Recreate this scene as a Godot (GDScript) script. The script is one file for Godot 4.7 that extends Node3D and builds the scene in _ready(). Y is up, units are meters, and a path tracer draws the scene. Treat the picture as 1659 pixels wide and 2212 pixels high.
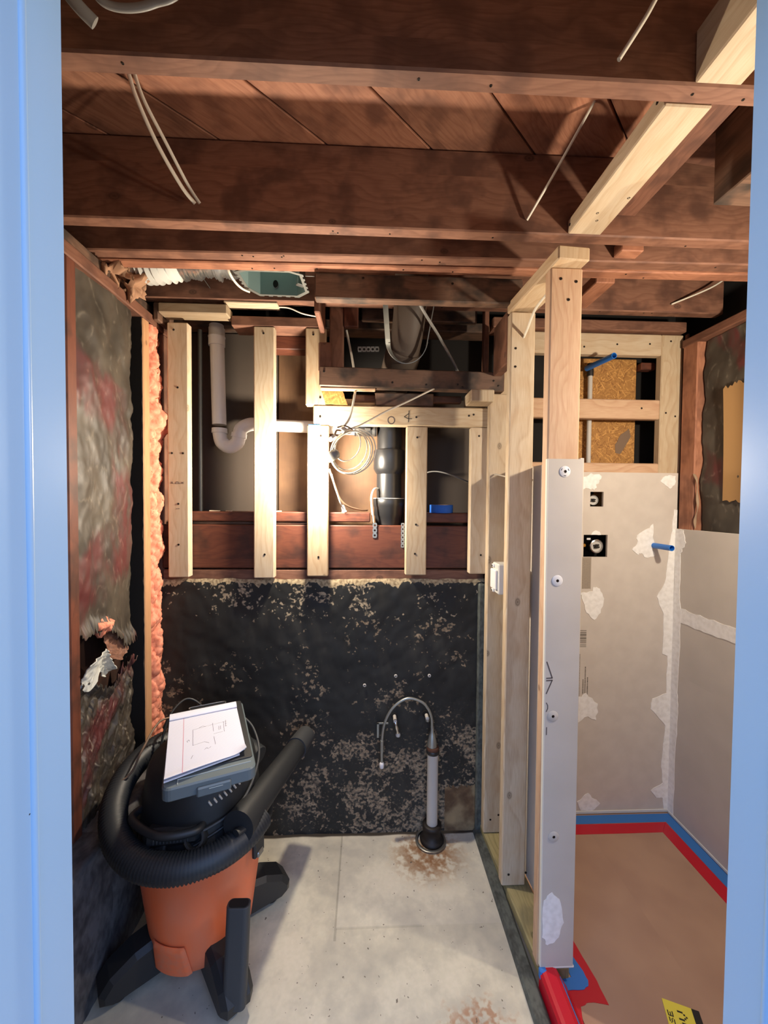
extends Node3D
# A gutted bathroom seen through its doorway: open joists, bare studs, black-coated concrete, a shop vacuum.
# x is right, y is up, the room goes away from the door along -z (written as depth d = -z).

var M := {}
var used := {}
var rng := RandomNumberGenerator.new()
func V2(x: float, y: float) -> Vector2:
	return Vector2(x, y)

func _ready():
	rng.seed = 7
	setup_view()
	make_materials()
	build_shell()
	build_ceiling()
	build_left_wall()
	build_back_wall()
	build_chase()
	build_partition()
	build_right_room()
	build_pipes()
	build_cables()
	build_lamps()
	build_vacuum()
	build_floor_things()

func setup_view():
	var cam := Camera3D.new()
	cam.name = "camera"
	cam.fov = rad_to_deg(2.0 * atan(1106.0 / 865.0))
	cam.near = 0.02
	var p := deg_to_rad(1.6)
	var y := deg_to_rad(2.4)
	var r := deg_to_rad(0.49)
	cam.transform = Transform3D(Basis(Vector3.UP, -y) * Basis(Vector3.RIGHT, -p) * Basis(Vector3.BACK, r), Vector3(0, 1.47, 0))
	add_child(cam)
	cam.current = true
	var we := WorldEnvironment.new()
	we.name = "world_environment"
	var env := Environment.new()
	env.background_mode = Environment.BG_SKY
	var sky := Sky.new()
	var sm := ProceduralSkyMaterial.new()
	sm.sky_top_color = Color(0.55, 0.68, 0.92)
	sm.sky_horizon_color = Color(0.73, 0.83, 0.93)
	sm.ground_horizon_color = Color(0.30, 0.33, 0.36)
	sm.ground_bottom_color = Color(0.2, 0.21, 0.22)
	sm.sky_energy_multiplier = 1.65
	sky.sky_material = sm
	env.sky = sky
	env.background_energy_multiplier = 1.0
	env.ambient_light_source = Environment.AMBIENT_SOURCE_DISABLED
	env.tonemap_mode = Environment.TONE_MAPPER_LINEAR
	env.tonemap_exposure = 1.15
	env.sdfgi_enabled = true
	env.ssao_enabled = true
	env.ssil_enabled = true
	we.environment = env
	add_child(we)

const BULB_ENERGY := 1.12
const LAMP_ENERGY := 0.88

# ---------------------------------------------------------------- naming
func numbered(n: String) -> String:
	if not used.has(n):
		used[n] = 0
		return n
	used[n] += 1
	return "%s_%03d" % [n, used[n]]

func P(x: float, y: float, d: float) -> Vector3:
	return Vector3(x, y, -d)

func tag(o: Node, label: String, category: String, group := "") -> Node:
	o.set_meta("label", label)
	o.set_meta("category", category)
	if group != "":
		o.set_meta("group", group)
	return o

func mesh_node(n: String, mesh: Mesh, mat: Material, parent: Node, pos := Vector3.ZERO) -> MeshInstance3D:
	var o := MeshInstance3D.new()
	o.mesh = mesh
	o.name = numbered(n) if parent == self else n
	if mat:
		o.material_override = mat
	o.position = pos
	parent.add_child(o, true)
	return o

func thing(n: String, label: String, category: String, pos := Vector3.ZERO, group := "") -> Node3D:
	var o := Node3D.new()
	o.name = numbered(n)
	o.position = pos
	add_child(o)
	tag(o, label, category, group)
	return o

func one(n: String, mesh: Mesh, mat: Material, label: String, category: String, pos := Vector3.ZERO, group := "") -> MeshInstance3D:
	var o := mesh_node(n, mesh, mat, self, pos)
	tag(o, label, category, group)
	return o

func struct(n: String, mesh: Mesh, mat: Material, label: String, pos := Vector3.ZERO) -> MeshInstance3D:
	var o := mesh_node(n, mesh, mat, self, pos)
	o.set_meta("kind", "structure")
	o.set_meta("label", label)
	o.set_meta("category", n.split("_")[0])
	return o

# ---------------------------------------------------------------- mesh helpers
func new_st() -> SurfaceTool:
	var st := SurfaceTool.new()
	st.begin(Mesh.PRIMITIVE_TRIANGLES)
	return st

func tri(st: SurfaceTool, a: Vector3, b: Vector3, c: Vector3, n: Vector3, ua := Vector2.ZERO, ub := Vector2.ZERO, uc := Vector2.ZERO):
	# front faces run clockwise: keep the winding opposite to the outward normal
	if (b - a).cross(c - a).dot(n) > 0.0:
		var t := b; b = c; c = t
		var tu := ub; ub = uc; uc = tu
	st.set_normal(n); st.set_uv(ua); st.add_vertex(a)
	st.set_normal(n); st.set_uv(ub); st.add_vertex(b)
	st.set_normal(n); st.set_uv(uc); st.add_vertex(c)

func quad(st: SurfaceTool, a: Vector3, b: Vector3, c: Vector3, d: Vector3, n: Vector3, ua := Vector2.ZERO, ub := Vector2.ZERO, uc := Vector2.ZERO, ud := Vector2.ZERO):
	tri(st, a, b, c, n, ua, ub, uc)
	tri(st, a, c, d, n, ua, uc, ud)

func wood_uv(p: Vector3, n: Vector3, ga: int, off: Vector2) -> Vector2:
	var an := n.abs()
	var na := an.max_axis_index()
	if na == ga:
		var o1 := (ga + 1) % 3
		var o2 := (ga + 2) % 3
		return Vector2(p[o1] / 0.25, p[o2] / 0.25 * 0.06) + off
	var ac := 3 - ga - na
	return Vector2(p[ac] / 0.25 + 0.37 * na, p[ga] / 2.0) + off

# chamfered box with wood uvs, grain along axis ga
func cbox(st: SurfaceTool, c: Vector3, s: Vector3, b := 0.003, ga := -1, off := Vector2.ZERO, xf := Transform3D.IDENTITY):
	if ga < 0:
		ga = s.max_axis_index()
	b = minf(b, minf(s.x, minf(s.y, s.z)) * 0.3)
	var h := s * 0.5
	for a in 3:
		var u := (a + 1) % 3
		var v := (a + 2) % 3
		for sg in [-1.0, 1.0]:
			var n := Vector3.ZERO
			n[a] = sg
			var q: Array[Vector3] = []
			for k in [[-1, -1], [1, -1], [1, 1], [-1, 1]]:
				var p := Vector3.ZERO
				p[a] = sg * h[a]
				p[u] = k[0] * (h[u] - b)
				p[v] = k[1] * (h[v] - b)
				q.append(p)
			_q(st, q, n, c, ga, off, xf)
	for a in 3:
		var u := (a + 1) % 3
		var v := (a + 2) % 3
		for su in [-1.0, 1.0]:
			for sv in [-1.0, 1.0]:
				var n := Vector3.ZERO
				n[u] = su * 0.70711
				n[v] = sv * 0.70711
				var q: Array[Vector3] = []
				for k in [[-1, 0], [1, 0], [1, 1], [-1, 1]]:
					var p := Vector3.ZERO
					p[a] = k[0] * (h[a] - b)
					p[u] = su * (h[u] if k[1] == 0 else h[u] - b)
					p[v] = sv * (h[v] - b if k[1] == 0 else h[v])
					q.append(p)
				_q(st, q, n, c, ga, off, xf)
	for sx in [-1.0, 1.0]:
		for sy in [-1.0, 1.0]:
			for sz in [-1.0, 1.0]:
				var n := Vector3(sx, sy, sz).normalized()
				var p0 := Vector3(sx * h.x, sy * (h.y - b), sz * (h.z - b))
				var p1 := Vector3(sx * (h.x - b), sy * h.y, sz * (h.z - b))
				var p2 := Vector3(sx * (h.x - b), sy * (h.y - b), sz * h.z)
				tri(st, xf * (p0 + c), xf * (p1 + c), xf * (p2 + c), (xf.basis * n).normalized(), wood_uv(p0, n, ga, off), wood_uv(p1, n, ga, off), wood_uv(p2, n, ga, off))

func _q(st: SurfaceTool, q: Array[Vector3], n: Vector3, c: Vector3, ga: int, off: Vector2, xf: Transform3D):
	quad(st, xf * (q[0] + c), xf * (q[1] + c), xf * (q[2] + c), xf * (q[3] + c), (xf.basis * n).normalized(), wood_uv(q[0], n, ga, off), wood_uv(q[1], n, ga, off), wood_uv(q[2], n, ga, off), wood_uv(q[3], n, ga, off))

func box_mesh(s: Vector3, b := 0.003, ga := -1, off = null) -> ArrayMesh:
	var st := new_st()
	cbox(st, Vector3.ZERO, s, b, ga, Vector2(rng.randf(), rng.randf()) if off == null else off)
	return st.commit()

# a board given by its extents x0..x1, y0..y1, d0..d1
func span(x0: float, x1: float, y0: float, y1: float, d0: float, d1: float, b := 0.003, ga := -1) -> Array:
	return [box_mesh(Vector3(absf(x1 - x0), absf(y1 - y0), absf(d1 - d0)), b, ga), P((x0 + x1) / 2, (y0 + y1) / 2, (d0 + d1) / 2)]

func frame_for(t: Vector3, up: Vector3) -> Basis:
	var x := up.cross(t)
	if x.length() < 1e-4:
		x = Vector3.RIGHT.cross(t)
	x = x.normalized()
	return Basis(x, t.cross(x).normalized(), t)

func smooth_path(pts: Array, per := 8) -> Array[Vector3]:
	var out: Array[Vector3] = []
	for i in pts.size() - 1:
		var p0: Vector3 = pts[maxi(i - 1, 0)]
		var p1: Vector3 = pts[i]
		var p2: Vector3 = pts[i + 1]
		var p3: Vector3 = pts[mini(i + 2, pts.size() - 1)]
		for k in per:
			out.append(p1.cubic_interpolate(p2, p0, p3, float(k) / per))
	out.append(pts[pts.size() - 1])
	return out

# a tube along a path; radius may be a number or a Callable(t, length) -> radius; flat squashes it across
func tube(st: SurfaceTool, pts: Array[Vector3], radius, seg := 10, flat := 1.0, caps := true, turn := 0.0, closed := false):
	var n := pts.size()
	var rings: Array = []
	var up := Vector3.UP
	var run := 0.0
	for i in n:
		var t: Vector3
		if closed:
			t = (pts[(i + 1) % n] - pts[(i + n - 1) % n]).normalized()
		else:
			t = (pts[mini(i + 1, n - 1)] - pts[maxi(i - 1, 0)]).normalized()
		if i == 0:
			up = Vector3.UP if absf(t.y) < 0.9 else Vector3.FORWARD
		else:
			run += (pts[i] - pts[i - 1]).length()
		var f := frame_for(t, up)
		up = f.y
		var r: float = radius.call(float(i) / (n - 1), run) if radius is Callable else float(radius)
		var ring: Array = []
		for k in seg + 1:
			var a := TAU * k / seg + turn
			var dir := f.x * cos(a) + f.y * sin(a) * flat
			ring.append([pts[i] + dir * r, (f.x * cos(a) * flat + f.y * sin(a)).normalized(), Vector2(float(k) / seg, run)])
		rings.append(ring)
	for i in (n if closed else n - 1):
		for k in seg:
			var a = rings[i][k]; var b = rings[i][k + 1]; var c = rings[(i + 1) % n][k + 1]; var d = rings[(i + 1) % n][k]
			_v4(st, a, b, c, d)
	if caps and not closed:
		for e in [0, n - 1]:
			var t: Vector3 = (pts[1] - pts[0]).normalized() * -1.0 if e == 0 else (pts[n - 1] - pts[n - 2]).normalized()
			for k in seg:
				tri(st, pts[e], rings[e][k][0], rings[e][k + 1][0], t)

func _v4(st: SurfaceTool, a, b, c, d):
	for q in [[a, b, c], [a, c, d]]:
		var p0 = q[0]; var p1 = q[1]; var p2 = q[2]
		var n: Vector3 = p0[1] + p1[1] + p2[1]
		if (p1[0] - p0[0]).cross(p2[0] - p0[0]).dot(n) > 0.0:
			var t = p1; p1 = p2; p2 = t
		for v in [p0, p1, p2]:
			st.set_normal(v[1]); st.set_uv(v[2]); st.add_vertex(v[0])

func lathe(st: SurfaceTool, prof: Array, seg := 32, xf := Transform3D.IDENTITY):
	# prof: [radius, height] pairs, from bottom to top of the outside; sharp where a pair is repeated
	var m := prof.size()
	for i in m - 1:
		var a: Vector2 = Vector2(prof[i][0], prof[i][1])
		var b: Vector2 = Vector2(prof[i + 1][0], prof[i + 1][1])
		if a.distance_to(b) < 1e-6:
			continue
		var e := (b - a).normalized()
		var n := Vector2(e.y, -e.x)
		var na := n
		var nb := n
		if i > 0:
			var z := Vector2(prof[i - 1][0], prof[i - 1][1])
			if z.distance_to(a) > 1e-6:
				var e0 := (a - z).normalized()
				if e0.dot(e) > 0.6:
					na = (n + Vector2(e0.y, -e0.x)).normalized()
		if i < m - 2:
			var z := Vector2(prof[i + 2][0], prof[i + 2][1])
			if z.distance_to(b) > 1e-6:
				var e1 := (z - b).normalized()
				if e1.dot(e) > 0.6:
					nb = (n + Vector2(e1.y, -e1.x)).normalized()
		for k in seg:
			var q: Array = []
			for s in [[a, na, k], [a, na, k + 1], [b, nb, k + 1], [b, nb, k]]:
				var an: float = TAU * s[2] / seg
				var pp: Vector2 = s[0]
				var nn: Vector2 = s[1]
				q.append([xf * Vector3(pp.x * cos(an), pp.y, pp.x * sin(an)), (xf.basis * Vector3(nn.x * cos(an), nn.y, nn.x * sin(an))).normalized(), Vector2(float(s[2]) / seg * 2.0, pp.y)])
			_v4(st, q[0], q[1], q[2], q[3])

func lathe_mesh(prof: Array, seg := 32, xf := Transform3D.IDENTITY) -> ArrayMesh:
	var st := new_st()
	lathe(st, prof, seg, xf)
	return st.commit()

# polygon in the xy plane, thickness along z (front at +z/2), rounded by a small bevel
func prism(st: SurfaceTool, poly: PackedVector2Array, depth: float, xf := Transform3D.IDENTITY, bevel := 0.0):
	if Geometry2D.is_polygon_clockwise(poly):
		poly.reverse()
	var inner := poly
	if bevel > 0.0:
		var off := Geometry2D.offset_polygon(poly, -bevel)
		if off.size() == 1 and off[0].size() == poly.size():
			inner = off[0]
			# match the starting corner
			var best := 0
			for i in inner.size():
				if inner[i].distance_to(poly[0]) < inner[best].distance_to(poly[0]):
					best = i
			var rot := PackedVector2Array()
			for i in inner.size():
				rot.append(inner[(i + best) % inner.size()])
			inner = rot
		else:
			bevel = 0.0
	var idx := Geometry2D.triangulate_polygon(inner)
	for sg in [-1.0, 1.0]:
		for i in range(0, idx.size(), 3):
			var q: Array[Vector3] = []
			for k in 3:
				q.append(xf * Vector3(inner[idx[i + k]].x, inner[idx[i + k]].y, sg * depth / 2))
			tri(st, q[0], q[1], q[2], (xf.basis * Vector3(0, 0, sg)).normalized(), inner[idx[i]], inner[idx[i + 1]], inner[idx[i + 2]])
	var n := poly.size()
	for i in n:
		var j := (i + 1) % n
		var e := (poly[j] - poly[i]).normalized()
		var nn := Vector3(e.y, -e.x, 0)
		var z := depth / 2 - bevel
		quad(st, xf * Vector3(poly[i].x, poly[i].y, -z), xf * Vector3(poly[j].x, poly[j].y, -z), xf * Vector3(poly[j].x, poly[j].y, z), xf * Vector3(poly[i].x, poly[i].y, z), (xf.basis * nn).normalized(), poly[i], poly[j], poly[j], poly[i])
		if bevel > 0.0:
			for sg in [-1.0, 1.0]:
				quad(st, xf * Vector3(poly[i].x, poly[i].y, sg * z), xf * Vector3(poly[j].x, poly[j].y, sg * z), xf * Vector3(inner[j].x, inner[j].y, sg * depth / 2), xf * Vector3(inner[i].x, inner[i].y, sg * depth / 2), (xf.basis * (nn + Vector3(0, 0, sg))).normalized(), poly[i], poly[j], inner[j], inner[i])

func prism_mesh(poly: PackedVector2Array, depth: float, xf := Transform3D.IDENTITY, bevel := 0.0) -> ArrayMesh:
	var st := new_st()
	prism(st, poly, depth, xf, bevel)
	return st.commit()

# a smooth two-sided sheet of some thickness; f(u, v) -> Vector3
func sheet(f: Callable, nu: int, nv: int, thick: float, uvs := Vector2.ONE) -> ArrayMesh:
	var st := new_st()
	var pts: Array = []
	for j in nv + 1:
		for i in nu + 1:
			pts.append(f.call(float(i) / nu, float(j) / nv))
	var nor: Array = []
	for j in nv + 1:
		for i in nu + 1:
			var dx: Vector3 = pts[j * (nu + 1) + mini(i + 1, nu)] - pts[j * (nu + 1) + maxi(i - 1, 0)]
			var dy: Vector3 = pts[mini(j + 1, nv) * (nu + 1) + i] - pts[maxi(j - 1, 0) * (nu + 1) + i]
			nor.append(dx.cross(dy).normalized())
	for side in [1.0, -1.0]:
		for j in nv:
			for i in nu:
				var q: Array = []
				for s in [[i, j], [i + 1, j], [i + 1, j + 1], [i, j + 1]]:
					var k: int = s[1] * (nu + 1) + s[0]
					q.append([pts[k] + nor[k] * thick * 0.5 * side, nor[k] * side, Vector2(float(s[0]) / nu, 1.0 - float(s[1]) / nv) * uvs])
				_v4(st, q[0], q[1], q[2], q[3])
	# rim
	var rim: Array = []
	for i in nu: rim.append([i, 0, i + 1, 0])
	for j in nv: rim.append([nu, j, nu, j + 1])
	for i in nu: rim.append([nu - i, nv, nu - i - 1, nv])
	for j in nv: rim.append([0, nv - j, 0, nv - j - 1])
	for r in rim:
		var a: int = r[1] * (nu + 1) + r[0]
		var b: int = r[3] * (nu + 1) + r[2]
		var n: Vector3 = (pts[b] - pts[a]).cross(nor[a]).normalized()
		var uv := Vector2(float(r[0]) / nu, 1.0 - float(r[1]) / nv)
		quad(st, pts[a] + nor[a] * thick * 0.5, pts[b] + nor[b] * thick * 0.5, pts[b] - nor[b] * thick * 0.5, pts[a] - nor[a] * thick * 0.5, n, uv, uv, uv, uv)
	return st.commit()

# an upright panel facing the door (front at depth d), with rectangular holes; uv 0..1 over the panel
func panel_mesh(x0: float, x1: float, y0: float, y1: float, thick: float, holes: Array) -> ArrayMesh:
	var xs := [x0, x1]
	var ys := [y0, y1]
	for h in holes:
		xs += [h.position.x, h.end.x]
		ys += [h.position.y, h.end.y]
	xs.sort(); ys.sort()
	var open := func(x: float, y: float) -> bool:
		if x < x0 or x > x1 or y < y0 or y > y1:
			return true
		for h in holes:
			if h.has_point(Vector2(x, y)):
				return true
		return false
	var st := new_st()
	var uv := func(x: float, y: float) -> Vector2: return Vector2((x - x0) / (x1 - x0), 1.0 - (y - y0) / (y1 - y0))
	for i in xs.size() - 1:
		for j in ys.size() - 1:
			var a: float = xs[i]; var b: float = xs[i + 1]; var c: float = ys[j]; var d: float = ys[j + 1]
			if b - a < 1e-5 or d - c < 1e-5:
				continue
			var mx := (a + b) / 2
			var my := (c + d) / 2
			if open.call(mx, my):
				continue
			for z in [0.0, -thick]:
				quad(st, Vector3(a, c, z), Vector3(b, c, z), Vector3(b, d, z), Vector3(a, d, z), Vector3(0, 0, 1 if z == 0.0 else -1), uv.call(a, c), uv.call(b, c), uv.call(b, d), uv.call(a, d))
			var e := 1e-4
			var u0 := Vector2(0.9, 0.02)
			if open.call(a - e, my): quad(st, Vector3(a, c, 0), Vector3(a, d, 0), Vector3(a, d, -thick), Vector3(a, c, -thick), Vector3(-1, 0, 0), u0, u0, u0, u0)
			if open.call(b + e, my): quad(st, Vector3(b, c, 0), Vector3(b, d, 0), Vector3(b, d, -thick), Vector3(b, c, -thick), Vector3(1, 0, 0), u0, u0, u0, u0)
			if open.call(mx, c - e): quad(st, Vector3(a, c, 0), Vector3(b, c, 0), Vector3(b, c, -thick), Vector3(a, c, -thick), Vector3(0, -1, 0), u0, u0, u0, u0)
			if open.call(mx, d + e): quad(st, Vector3(a, d, 0), Vector3(b, d, 0), Vector3(b, d, -thick), Vector3(a, d, -thick), Vector3(0, 1, 0), u0, u0, u0, u0)
	return st.commit()

# jagged copy of an outline: splits edges and pushes the new points about
func ragged(poly: Array, amp: float, sd: int, parts := 4) -> PackedVector2Array:
	var g := RandomNumberGenerator.new()
	g.seed = sd
	var out := PackedVector2Array()
	for i in poly.size():
		var a: Vector2 = poly[i]
		var b: Vector2 = poly[(i + 1) % poly.size()]
		var n := (b - a).normalized().orthogonal()
		out.append(a)
		for k in range(1, parts):
			out.append(a.lerp(b, float(k) / parts) + n * g.randf_range(-amp, amp))
	return out

func screws(parent: Node, spots: Array, face := Vector3(0, 0, 1), r := 0.0045):
	var m := lathe_mesh([[0.0, -0.002], [r * 0.75, -0.002], [r, 0.0006], [r * 0.85, 0.0012], [r * 0.45, 0.0012], [r * 0.35, 0.0003], [0.0, 0.0003]], 10)
	for s in spots:
		var o := mesh_node("screw", m, M.screw, parent, s)
		o.basis = Basis(Quaternion(Vector3.UP, face))

# ---------------------------------------------------------------- materials
func fnl(sd: int, freq: float, oct := 4) -> FastNoiseLite:
	var n := FastNoiseLite.new()
	n.seed = sd
	n.noise_type = FastNoiseLite.TYPE_SIMPLEX_SMOOTH
	n.frequency = freq
	n.fractal_type = FastNoiseLite.FRACTAL_FBM
	n.fractal_octaves = oct
	return n

func tex_from(w: int, h: int, data: PackedByteArray) -> ImageTexture:
	var im := Image.create_from_data(w, h, false, Image.FORMAT_RGB8, data)
	im.generate_mipmaps()
	return ImageTexture.create_from_image(im)

func paint(w: int, h: int, f: Callable) -> ImageTexture:
	var data := PackedByteArray()
	data.resize(w * h * 3)
	var k := 0
	for j in h:
		for i in w:
			var c: Color = f.call((i + 0.5) / w, (j + 0.5) / h)
			data[k] = clampi(int(c.r * 255.0), 0, 255)
			data[k + 1] = clampi(int(c.g * 255.0), 0, 255)
			data[k + 2] = clampi(int(c.b * 255.0), 0, 255)
			k += 3
	return tex_from(w, h, data)

func std(c: Color, rough := 0.8, metal := 0.0) -> StandardMaterial3D:
	var m := StandardMaterial3D.new()
	m.albedo_color = c
	m.roughness = rough
	m.metallic = metal
	return m

# 0.25 m across (u) by 2 m along the grain (v, seamless)
func wood_tex(sd: int, early: Color, late: Color, dirt: Color, dirtiness: float, rings: float, uc: float, knots: Array) -> ImageTexture:
	var n1 := fnl(sd, 1.0, 2)
	var n2 := fnl(sd + 1, 1.0, 2)
	var n3 := fnl(sd + 2, 1.0, 4)
	var f := func(u: float, v: float) -> Color:
		var a := v * TAU
		var cx := cos(a)
		var cz := sin(a)
		var w := n1.get_noise_3d(u * 2.0, cx * 1.3, cz * 1.3)
		var pull := 0.0
		var knot := 0.0
		for k in knots:
			var dv: float = v - k[1]
			var du: float = u - k[0]
			var dd := Vector2(du * 0.25, dv * 2.0 * 0.62).length() / float(k[2])
			pull += exp(-dd * 0.7) * 0.09 * signf(du + 0.0001)
			if dd < 0.95:
				knot = maxf(knot, clampf((0.95 - dd) * 2.2, 0.0, 1.0) * (0.7 + 0.3 * sin(dd * 14.0)))
		var x := (u - uc) + w * 0.16 + pull
		var t := sqrt(x * x + 0.012 + 0.02 * (1.0 + sin(a + uc * 9.0))) * rings
		var s := t - floorf(t)
		var ring := pow(s, 2.6) if s < 0.86 else pow(0.86, 2.6) * (1.0 - (s - 0.86) / 0.14)
		var fibre := n2.get_noise_3d(u * 60.0, cx * 5.0, cz * 5.0)
		var c := early.lerp(late, clampf(ring * 0.62 + fibre * 0.30 + 0.12, 0.0, 1.0))
		if knot > 0.0:
			c = c.lerp(late.darkened(0.45), knot * 0.7)
		var dn := n3.get_noise_3d(u * 2.2, cx * 2.6, cz * 2.6)
		c = c.lerp(dirt, clampf((dn + 0.15) * 1.6, 0.0, 1.0) * dirtiness)
		return c
	return paint(192, 768, f)

func wood(tex: ImageTexture, tint := Color.WHITE, rough := 0.72) -> StandardMaterial3D:
	var m := std(tint, rough)
	m.albedo_texture = tex
	return m

func make_materials():
	var pe := Color(0.775, 0.705, 0.60)
	var pl := Color(0.68, 0.575, 0.455)
	var pd := Color(0.70, 0.58, 0.44)
	var t0 := wood_tex(11, pe, pl, pd, 0.25, 12.0, 0.45, [[0.33, 0.22, 0.010], [0.7, 0.63, 0.008]])
	var t1 := wood_tex(23, pe, pl, pd, 0.25, 9.0, 0.95, [[0.25, 0.4, 0.009], [0.6, 0.86, 0.012]])
	var t2 := wood_tex(37, pe.lerp(Color(0.78, 0.61, 0.48), 0.6), pl.lerp(Color(0.67, 0.46, 0.34), 0.6), pd, 0.2, 10.0, 0.2, [[0.5, 0.15, 0.012], [0.2, 0.55, 0.008], [0.8, 0.8, 0.007]])
	var t3 := wood_tex(41, pe, pl.darkened(0.05), pd, 0.3, 8.0, 0.5, [[0.4, 0.1, 0.014], [0.55, 0.34, 0.012], [0.3, 0.52, 0.012], [0.62, 0.7, 0.013], [0.4, 0.9, 0.011]])
	M.pine = [wood(t0), wood(t1), wood(t0, Color(0.96, 0.95, 0.93)), wood(t1, Color(1.0, 0.97, 0.93))]
	M.pine_pink = wood(t2)
	M.pine_knotty = wood(t3)
	M.pine_grey = wood(t0, Color(0.80, 0.78, 0.75))
	M.stud_orange = wood(t2, Color(0.92, 0.84, 0.74))
	var oe := Color(0.52, 0.365, 0.285)
	var ol := Color(0.41, 0.26, 0.19)
	var od := Color(0.30, 0.19, 0.145)
	var o0 := wood_tex(53, oe, ol, od, 0.55, 16.0, 0.6, [[0.4, 0.3, 0.012], [0.7, 0.75, 0.01]])
	var o1 := wood_tex(61, oe, ol, od, 0.7, 11.0, 0.1, [[0.25, 0.12, 0.014], [0.6, 0.5, 0.016], [0.4, 0.82, 0.010]])
	M.old = [wood(o0), wood(o1), wood(o0, Color(0.9, 0.86, 0.84)), wood(o1, Color(1.0, 0.94, 0.9))]
	M.old_light = wood(o0, Color(1.25, 1.2, 1.15))
	M.old_red = wood(wood_tex(71, Color(0.40, 0.215, 0.14), Color(0.29, 0.135, 0.085), Color(0.16, 0.09, 0.065), 0.5, 14.0, 0.3, [[0.3, 0.2, 0.018], [0.65, 0.52, 0.02], [0.5, 0.8, 0.015]]), Color.WHITE, 0.6)
	M.dirty = wood(wood_tex(83, Color(0.44, 0.33, 0.26), Color(0.31, 0.22, 0.165), Color(0.17, 0.14, 0.12), 0.85, 10.0, 0.5, [[0.5, 0.4, 0.012]]), Color.WHITE, 0.65)
	M.treated = wood(wood_tex(91, Color(0.62, 0.57, 0.40), Color(0.45, 0.42, 0.27), Color(0.36, 0.34, 0.27), 0.4, 13.0, 0.3, [[0.5, 0.5, 0.012]]))
	M.plank = [wood(o0, Color(1.3, 1.25, 1.2)), wood(o1, Color(1.25, 1.2, 1.15)), wood(o0, Color(1.15, 1.12, 1.08))]
	M.ply = wood(wood_tex(97, Color(0.46, 0.34, 0.235), Color(0.38, 0.27, 0.175), Color(0.28, 0.195, 0.135), 0.5, 4.0, 0.5, []))
	M.ply.uv1_scale = Vector3(0.4, 0.6, 1)
	M.tarboard = wood(o1, Color(0.50, 0.46, 0.43))
	M.shade_black = std(Color(0.09, 0.085, 0.08), 0.9)
	M.felt = std(Color(0.26, 0.22, 0.185), 0.85)
	M.screw = std(Color(0.16, 0.13, 0.11), 0.45, 0.5)
	M.ink = std(Color(0.10, 0.08, 0.08), 0.8)
	M.pencil = std(Color(0.33, 0.29, 0.28), 0.8)
	M.steel = std(Color(0.55, 0.55, 0.54), 0.35, 0.9)
	M.galv = std(Color(0.62, 0.63, 0.61), 0.42, 0.8)
	M.conduit = std(Color(0.36, 0.36, 0.35), 0.5, 0.6)
	M.chrome = std(Color(0.8, 0.8, 0.8), 0.18, 1.0)
	M.brass = std(Color(0.75, 0.55, 0.25), 0.3, 0.9)
	M.copper = std(Color(0.65, 0.42, 0.28), 0.4, 0.8)
	M.white_paint = std(Color(0.87, 0.87, 0.87), 0.32)
	M.plaster = std(Color(0.80, 0.79, 0.77), 0.9)
	M.pvc = std(Color(0.86, 0.85, 0.84), 0.35)
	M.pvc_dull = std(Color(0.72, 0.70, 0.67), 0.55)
	M.abs = std(Color(0.13, 0.13, 0.135), 0.38)
	M.iron = std(Color(0.12, 0.10, 0.09), 0.55, 0.2)
	M.old_pipe = std(Color(0.33, 0.28, 0.24), 0.6)
	M.blue_pipe = std(Color(0.12, 0.45, 0.80), 0.4)
	M.blue_tape = std(Color(0.10, 0.36, 0.72), 0.7)
	M.blue_wrap = std(Color(0.20, 0.44, 0.72), 0.75)
	M.red_tape = std(Color(0.72, 0.05, 0.14), 0.38)
	M.cable = std(Color(0.84, 0.81, 0.74), 0.45)
	M.cable_grey = std(Color(0.50, 0.49, 0.47), 0.45)
	M.cable_brown = std(Color(0.45, 0.36, 0.28), 0.6)
	M.dark_hole = std(Color(0.03, 0.028, 0.027), 0.9)
	M.void_board = std(Color(0.10, 0.085, 0.075), 0.95)
	M.teal_metal = std(Color(0.50, 0.58, 0.57), 0.5, 0.2)
	M.foil = std(Color(0.75, 0.75, 0.74), 0.28, 0.9)
	M.duct = std(Color(0.82, 0.82, 0.79), 0.5)
	M.green_box = std(Color(0.78, 0.77, 0.74), 0.4)
	M.rust = std(Color(0.28, 0.16, 0.10), 0.8)
	make_concrete()
	make_soft()
	make_drywall()
	make_vac_materials()

func rough_map(m: StandardMaterial3D, tex: Texture2D):
	m.roughness = 1.0
	m.roughness_texture = tex
	m.roughness_texture_channel = BaseMaterial3D.TEXTURE_CHANNEL_RED

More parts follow.
